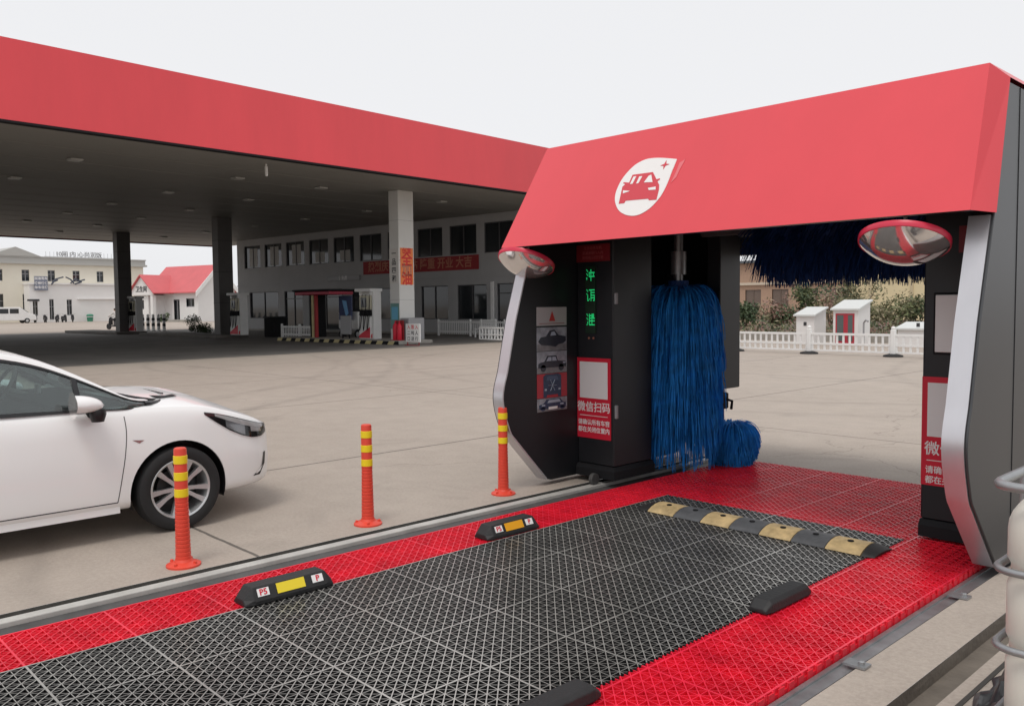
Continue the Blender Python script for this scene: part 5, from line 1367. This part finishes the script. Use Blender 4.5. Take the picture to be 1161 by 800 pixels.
for i, (x0,x1,z0,z1) in enumerate(hw):
    f = MB(); f.box(x0,x1,.1,.16,z0,z0+.08); f.box(x0,x1,.1,.16,z1-.08,z1); f.box((x0+x1)/2-.05,(x0+x1)/2+.05,.1,.16,z0,z1); o = f.build('window' if i == 0 else 'door', M_frame, H_)
    f = MB(); f.box(x0,x1,.165,.2,z0,z1); f.build('pane', M_win, o)
# porch with its own gable facing the front
px0, px1, pd = -9.3, -5.1, 2.6
a = MB(); a.box(px0+.1,px0+2.9,-pd+.3,-.005,0,3.3); a.build('porch_room', M_whit2, H_)
a = MB(); a.box(px1-.55,px1-.1,-pd+.05,-pd+.5,0,3.3); a.build('porch_pillar', M_whit2, H_)
a = MB(); xm = (px0+px1)/2
a.prism([(px0,3.3),(px1,3.3),(px1,3.85),(xm,5.7),(px0,3.85)], lambda x,z: (x,-pd,z), lambda x,z: (x,-pd+.2,z)); a.build('porch_gable', M_whit2, H_)
a = MB()
for s in (-1,1):
    xe = xm+s*(px1-xm+.5); ze = 3.85-.40
    vs = [(xe,-pd-.3,ze),(xe,D_*.34,ze),(xm,D_*.34,5.72),(xm,-pd-.3,5.72)]; vs += [(p[0],p[1],p[2]+.12) for p in vs]; a.add(vs, [(0,1,2,3),(4,7,6,5),(0,4,5,1),(1,5,6,2),(2,6,7,3),(3,7,4,0)])
a.build('porch_roof', M_rroof, H_)
f = MB(); f.box(px0+.9,px0+2.0,-pd+.28,-pd+.299,1.6,2.7); f.build('window', M_win, H_)
a = MB(); a.text('卫生间', (xm-.1,-pd-.012,4.0), (1,0,0), (0,0,1), .75, depth=.02, bold=.03); a.build('lettering', M_dark, H_)
a = MB(); a.box(-5.0,.6,-1.8,-.01,0,.25); a.build('terrace', M_grit, H_)

# barrier posts and shrubs beyond the columns
M_leafd = mat('leaf_dark', (0.045,0.075,0.032), 0.6); M_leafm = mat('leaf_mid', (0.065,0.095,0.04), 0.6); M_leafl = mat('leaf_light', (0.13,0.15,0.06), 0.6)
M_leafo = mat('leaf_olive', (0.16,0.15,0.075), 0.6); M_leafp = mat('leaf_reddish', (0.26,0.15,0.12), 0.6); M_bark = mat('bark', (0.12,0.09,0.065), 0.9, var=0.3, scale=8); M_ltan = mat('leaf_tan', (0.30,0.26,0.17), 0.7)
pb = None
for i in range(6):
    loc = S((-64.1+.84*i,29.0,0)); lab = 'white post with dark bands in the short row behind the leftmost column'
    if pb is None:
        pb = thing('barrier_post', lab, 'post', (0,0,0), 'banded posts in a row', frame='L')
        a = MB(); a.lathe([(.20,0),(.20,.05),(.12,.09),(.10,1.15),(.06,1.22)], n=14); a.build('post', M_white, pb, smooth=40)
        a = MB()
        for z in (.35,.75): a.lathe([(.119,z),(.117,z+.2)], n=14, cap=False)
        a.build('band', M_dark, pb); pb.location = loc
    else: copy_tree(pb, loc, .2*i)

def shrub(name, label, cat, loc, h, wd, leaves, seed, grp=None, trunk=.0, n=900, leaf=.09, sparse=0.0, lobes=9):
    rg = random.Random(seed); t = thing(name, label, cat, loc, grp, frame='L')
    c = MB(); a = MB()
    cl = []
    for k in range(lobes):
        an = rg.uniform(0,6.283); rr2 = wd*.5*rg.uniform(.15,.72); z = trunk+(h-trunk)*rg.uniform(.18,.86)
        f = 1-.55*((z-trunk)/(h-trunk)); cl.append((Vector((rr2*math.cos(an)*(.6+f*.6), rr2*math.sin(an)*(.6+f*.6), z)), wd*rg.uniform(.15,.28), leaves[rg.randrange(len(leaves))]))
    for k in range(n):
        ctr, rad, m = cl[rg.randrange(len(cl))]
        v = Vector((rg.gauss(0,1),rg.gauss(0,1),rg.gauss(0,1))).normalized()*rad*(rg.random()**.45)
        p = ctr+Vector((v.x,v.y,v.z*(.95)))
        if p.z < .03: p.z = .03+rg.random()*.15
        e1 = Vector((rg.gauss(0,1),rg.gauss(0,1),rg.gauss(0,.8))).normalized(); e2 = e1.orthogonal().normalized(); l = leaf*rg.uniform(.6,1.4)
        c.add([p-e1*l, p+e2*l*.45, p+e1*l, p-e2*l*.45], [(0,1,2,3)], m if rg.random() < .75 else leaves[rg.randrange(len(leaves))])
    c.build('crown', leaves[0], t, fix=False)
    for k in range(max(4,lobes//2)):
        e = cl[k % len(cl)][0]; b = Vector((rg.uniform(-.05,.05)*wd, rg.uniform(-.05,.05)*wd, 0))
        a.tube([b, b.lerp(e,.5)+Vector((0,0,.08*h)), e], [max(.012,.018*h),.011*h,.005*h], 6)
    if trunk: a.tube([(0,0,0),(0.02,0,trunk+.1*h)],[.035*h*.6,.025*h*.6],8)
    a.build('trunk', M_bark, t)
    return t
shrub('leafy_shrub','dark bushy shrub in the shade left of the middle column','shrub', S((-50.6,26.6,0)), 1.15, 1.5, [M_leafd,M_leafm], 5, n=1600, leaf=.055)
shrub('leafy_shrub','small dark shrub by the door of the red roofed house','shrub', S((-98.2,47.6,0)), 1.0, 1.4, [M_leafd,M_leafm], 6, n=300, leaf=.12)

# ------------------------------------------------------------------ right background, seen through the gantry (world frame)
def wfence(x0, x1, y, label):
    t = thing('traffic_fence', label, 'fence', ((x0+x1)/2,y,0), frame='W')
    a = MB(); n_ = int((x1-x0)/.20)
    for i in range(n_+1): x = x0+(x1-x0)*i/n_; a.box(x-.03,x+.03,y-.015,y+.015,.12,.60)
    a.build('pickets', M_white, t)
    a = MB(); a.box(x0,x1,y-.03,y+.03,.601,.67); a.box(x0,x1,y-.025,y+.025,.30,.36); a.box(x0,x1,y-.025,y+.025,.10,.15); a.build('rail', M_white, t)
    x = -20.9
    while x <= x1+.01:
        if x >= x0-.01:
            a = MB(); a.cbox(x-.07,x+.07,y-.07,y+.07,.06,.80,.02); a.lathe([(.05,.80),(.07,.83),(.05,.88),(.0,.90)], (x,y,0), 12, cap=False); pp = a.build('post', M_white, t)
            a = MB(); a.lathe([(.28,0),(.27,.05),(.12,.09)], (x,y,0), 16); a.build('post_base', M_rubber, pp, loc=(0,0,0))
        x += 2.62
wfence(-28.76, 2.7, 25.3, 'long white traffic fence with posts on dark bases across the far side of the apron')
def kiosk(label, x0, x1, y0, y1, z0f, z1b, door):
    t = thing('utility_kiosk', label, 'kiosk', ((x0+x1)/2,(y0+y1)/2,0), 'white kiosks behind the traffic fence')
    a = MB(); vs = [(x0,y0,0),(x1,y0,0),(x1,y1,0),(x0,y1,0),(x0,y0,z0f),(x1,y0,z0f),(x1,y1,z1b),(x0,y1,z1b)]
    a.add(vs, [(0,3,2,1),(4,5,6,7),(0,1,5,4),(1,2,6,5),(2,3,7,6),(3,0,4,7)]); a.build('walls', M_whit2, t)
    a = MB(); sl_ = (z1b-z0f)/(y1-y0); e = .10
    vs = [(x0-.08,y0-e,z0f-sl_*e+.01),(x1+.08,y0-e,z0f-sl_*e+.01),(x1+.08,y1+.05,z1b+sl_*.05+.01),(x0-.08,y1+.05,z1b+sl_*.05+.01)]; vs += [(p[0],p[1],p[2]+.06) for p in vs]
    a.add(vs, [(0,3,2,1),(4,5,6,7),(0,1,5,4),(1,2,6,5),(2,3,7,6),(3,0,4,7)]); a.build('roof', mat('kiosk_roof', (0.62,0.64,0.63), 0.5), t)
    if door:
        a = MB(); a.box(x0+.10,x1-.14,y0-.02,y0-.002,.08,z0f-.14); f = a.build('door', mat('kiosk_door_red', (0.42,0.03,0.05), 0.5), t)
        a = MB(); a.box(x0+.16,(x0+x1)/2-.07,y0-.026,y0-.021,.16,z0f-.2); a.box((x0+x1)/2+.10,x1-.20,y0-.026,y0-.021,.16,z0f-.2); a.build('pane', mat('kiosk_glass', (0.10,0.12,0.12), 0.15), f, loc=(0,0,0))
    else:
        a = MB(); a.box((x0+x1)/2-.06,(x0+x1)/2+.06,y0-.012,y0-.002,.72,.86); a.build('vent', M_dark, t)
kiosk('smaller plain white kiosk behind the fence, seen through the gantry', -16.52,-15.78,31,31.95,1.10,1.36,False)
kiosk('taller white kiosk with red framed door behind the fence', -15.02,-14.06,31,32.0,1.33,1.62,True)
kiosk('lowest white kiosk, at the right pillar of the machine', -12.62,-11.2,31,31.9,.62,.80,False)
t = thing('standpipe', 'small grey standpipe beside the taller kiosk', 'standpipe', (-13.85,31,0))
a = MB(); a.tube([(-13.85,31,0),(-13.85,31,.85),(-13.75,30.95,.95),(-13.65,30.9,.9)],.035,8); a.build('pipe', M_frame, t)
p = MB(); p.box(-70,10,33.5,33.8,0,.32); o = p.build('planter_wall', M_grit); tag(o, 'low concrete kerb wall in front of the shrub bed', 'kerb wall')
p = MB(); p.add([(-70,33.8,.25),(10,33.8,.25),(10,62,.25),(-70,62,.25)],[(0,1,2,3)]); o = p.build('soil_bed', mat('soil', (0.13,0.10,0.075), 0.95, var=0.35, scale=1.2, bump=0.3)); tag(o, kind='structure', label='bare soil bed under the shrubs')
lst = [('dark_shrub','dark round evergreen bush at the left pillar of the machine',846,39,1.7,2.0,[M_leafd,M_leafm],None),
 ('young_sapling','reddish bare twigged sapling left of the smaller kiosk',866,42,1.9,2.4,[M_leafp,M_ltan,M_leafo],None),
 ('dark_shrub','mid green bush with pale twigs behind the left fence run',882,40,1.5,1.8,[M_leafm,M_leafo,M_leafp],None),
 ('round_tree','dark green dense round tree above the smaller kiosk',915,44,3.0,2.7,[M_leafd,M_leafm,M_leafl],None),
 ('young_sapling','tan thin sapling between the round tree and the taller kiosk',941,43,2.6,2.0,[M_ltan,M_leafo,M_leafp],None),
 ('round_tree','dark green tree with light tips behind the taller kiosk',971,45,3.4,3.3,[M_leafd,M_leafm,M_leafo],None),
 ('olive_bush','large olive coloured bush right of the taller kiosk',1010,41,2.1,3.0,[M_leafo,M_leafl,M_ltan],None),
 ('olive_bush','olive bush beside the right pillar of the machine',1040,42,2.0,2.4,[M_leafo,M_leafm,M_ltan],None),
 ('young_sapling','pale sapling in front of the brown brick building',897,46,2.8,2.2,[M_ltan,M_leafo,M_leafp],None)]
def at(px, Y):                                              # X of a sight line at depth Y
    v = r2*((px-580.5)/967)-u2*((343-400)/967)+fw; return v.x/v.y*Y
for i, (nm_, lab, px, Y, h, wd, lv, gp) in enumerate(lst):
    h *= .82
    shrub(nm_, lab, 'tree' if 'tree' in nm_ or 'sapling' in nm_ else 'shrub', (at(px,Y),Y,.25), h, wd, lv, 40+i, gp, trunk=.5 if 'tree' in nm_ else 0.0, n=(420 if 'sapling' in nm_ else 1500), leaf=.075 if 'sapling' in nm_ else .085, lobes=12)
# low hedge strip along the bed: nobody could count its sprigs
c = MB(); rg = random.Random(3)
for k in range(3200):
    x = rg.uniform(-32,-14); p_ = Vector((x, rg.uniform(35,37.2), .25+rg.random()**1.8*.55)); e1 = Vector((rg.gauss(0,1),rg.gauss(0,1),rg.gauss(0,1.2))).normalized(); e2 = e1.orthogonal().normalized(); l = .07*rg.uniform(.6,1.5)
    c.add([p_-e1*l,p_+e2*l*.4,p_+e1*l,p_-e2*l*.4],[(0,1,2,3)], rg.choice([M_leafp,M_ltan,M_leafo,M_leafm,M_leafm]))
o = c.build('hedge_foliage', None, fix=False); tag(o, 'low reddish and tan ground cover along the shrub bed', kind='stuff', cat='ground cover')
M_brick = mat('brown_brick', (0.40,0.265,0.19), 0.85, var=0.12, scale=1.5)  # brown made paler so the colour itself carries some haze
K_ = thing('brick_building', 'brown brick building with a pale cornice beyond the shrubs', 'building', (-47,80,0))
bw = [(x,x+1.7,1.2,2.9) for x in np.arange(-57,-36,2.9)]
a = MB(); xs = sorted(set([-58.5,-36]+[v for o_ in bw for v in o_[:2]])); zz = [0,1.2,2.9,5.5]
for i in range(len(xs)-1):
    for k in range(3):
        xm, zm = (xs[i]+xs[i+1])/2, (zz[k]+zz[k+1])/2
        if not any(o_[0] < xm < o_[1] and o_[2] < zm < o_[3] for o_ in bw): a.add([(xs[i],75,zz[k]),(xs[i+1],75,zz[k]),(xs[i+1],75,zz[k+1]),(xs[i],75,zz[k+1])],[(0,1,2,3)])
for x in (-58.5,-36): a.add([(x,75,0),(x,86,0),(x,86,5.5),(x,75,5.5)],[(0,1,2,3)])
a.add([(-58.5,86,0),(-36,86,0),(-36,86,5.5),(-58.5,86,5.5)],[(0,1,2,3)])
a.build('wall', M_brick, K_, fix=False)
for o_ in bw: f = MB(); f.box(o_[0],o_[1],75.1,75.2,o_[2],o_[3]); f.box((o_[0]+o_[1])/2-.04,(o_[0]+o_[1])/2+.04,75.05,75.0995,o_[2],o_[3]); f.build('window', mat('brown_window', (0.15,0.11,0.09), 0.3), K_)  # window colour lightened along with the brick, for the same haze
a = MB(); a.box(-58.6,-35.9,74.8,74.999,3.35,3.6); a.build('cornice', mat('pale_stone', (0.55,0.47,0.38), 0.8), K_)
a = MB(); a.box(-58.9,-35.7,74.6,86.3,5.5,5.75); a.build('roof', mat('dark_roof_edge', (0.09,0.10,0.11), 0.7), K_)
K2 = thing('yellow_building', 'pale yellow rendered building beyond the shrubs, right of the brick one', 'building', (-20,82,0))
a = MB(); a.box(-35.6,-2,76,88,0,6.6); a.build('wall', mat('pale_yellow_render', (0.66,0.56,0.36), 0.85, var=0.05, scale=0.5), K2)
for x in np.arange(-33.5,-4,3.6): f = MB(); f.box(x,x+.25,75.9,75.999,0,6.5); f.build('pilaster', mat('darker_yellow_render', (0.50,0.42,0.28), 0.85), K2)  # narrow pilaster strips in a darker yellow than the wall
a = MB(); a.box(-35.8,-1.8,75.7,88.2,6.6,6.9); a.build('roof', mat('pale_stone', (0.55,0.47,0.38)), K2)
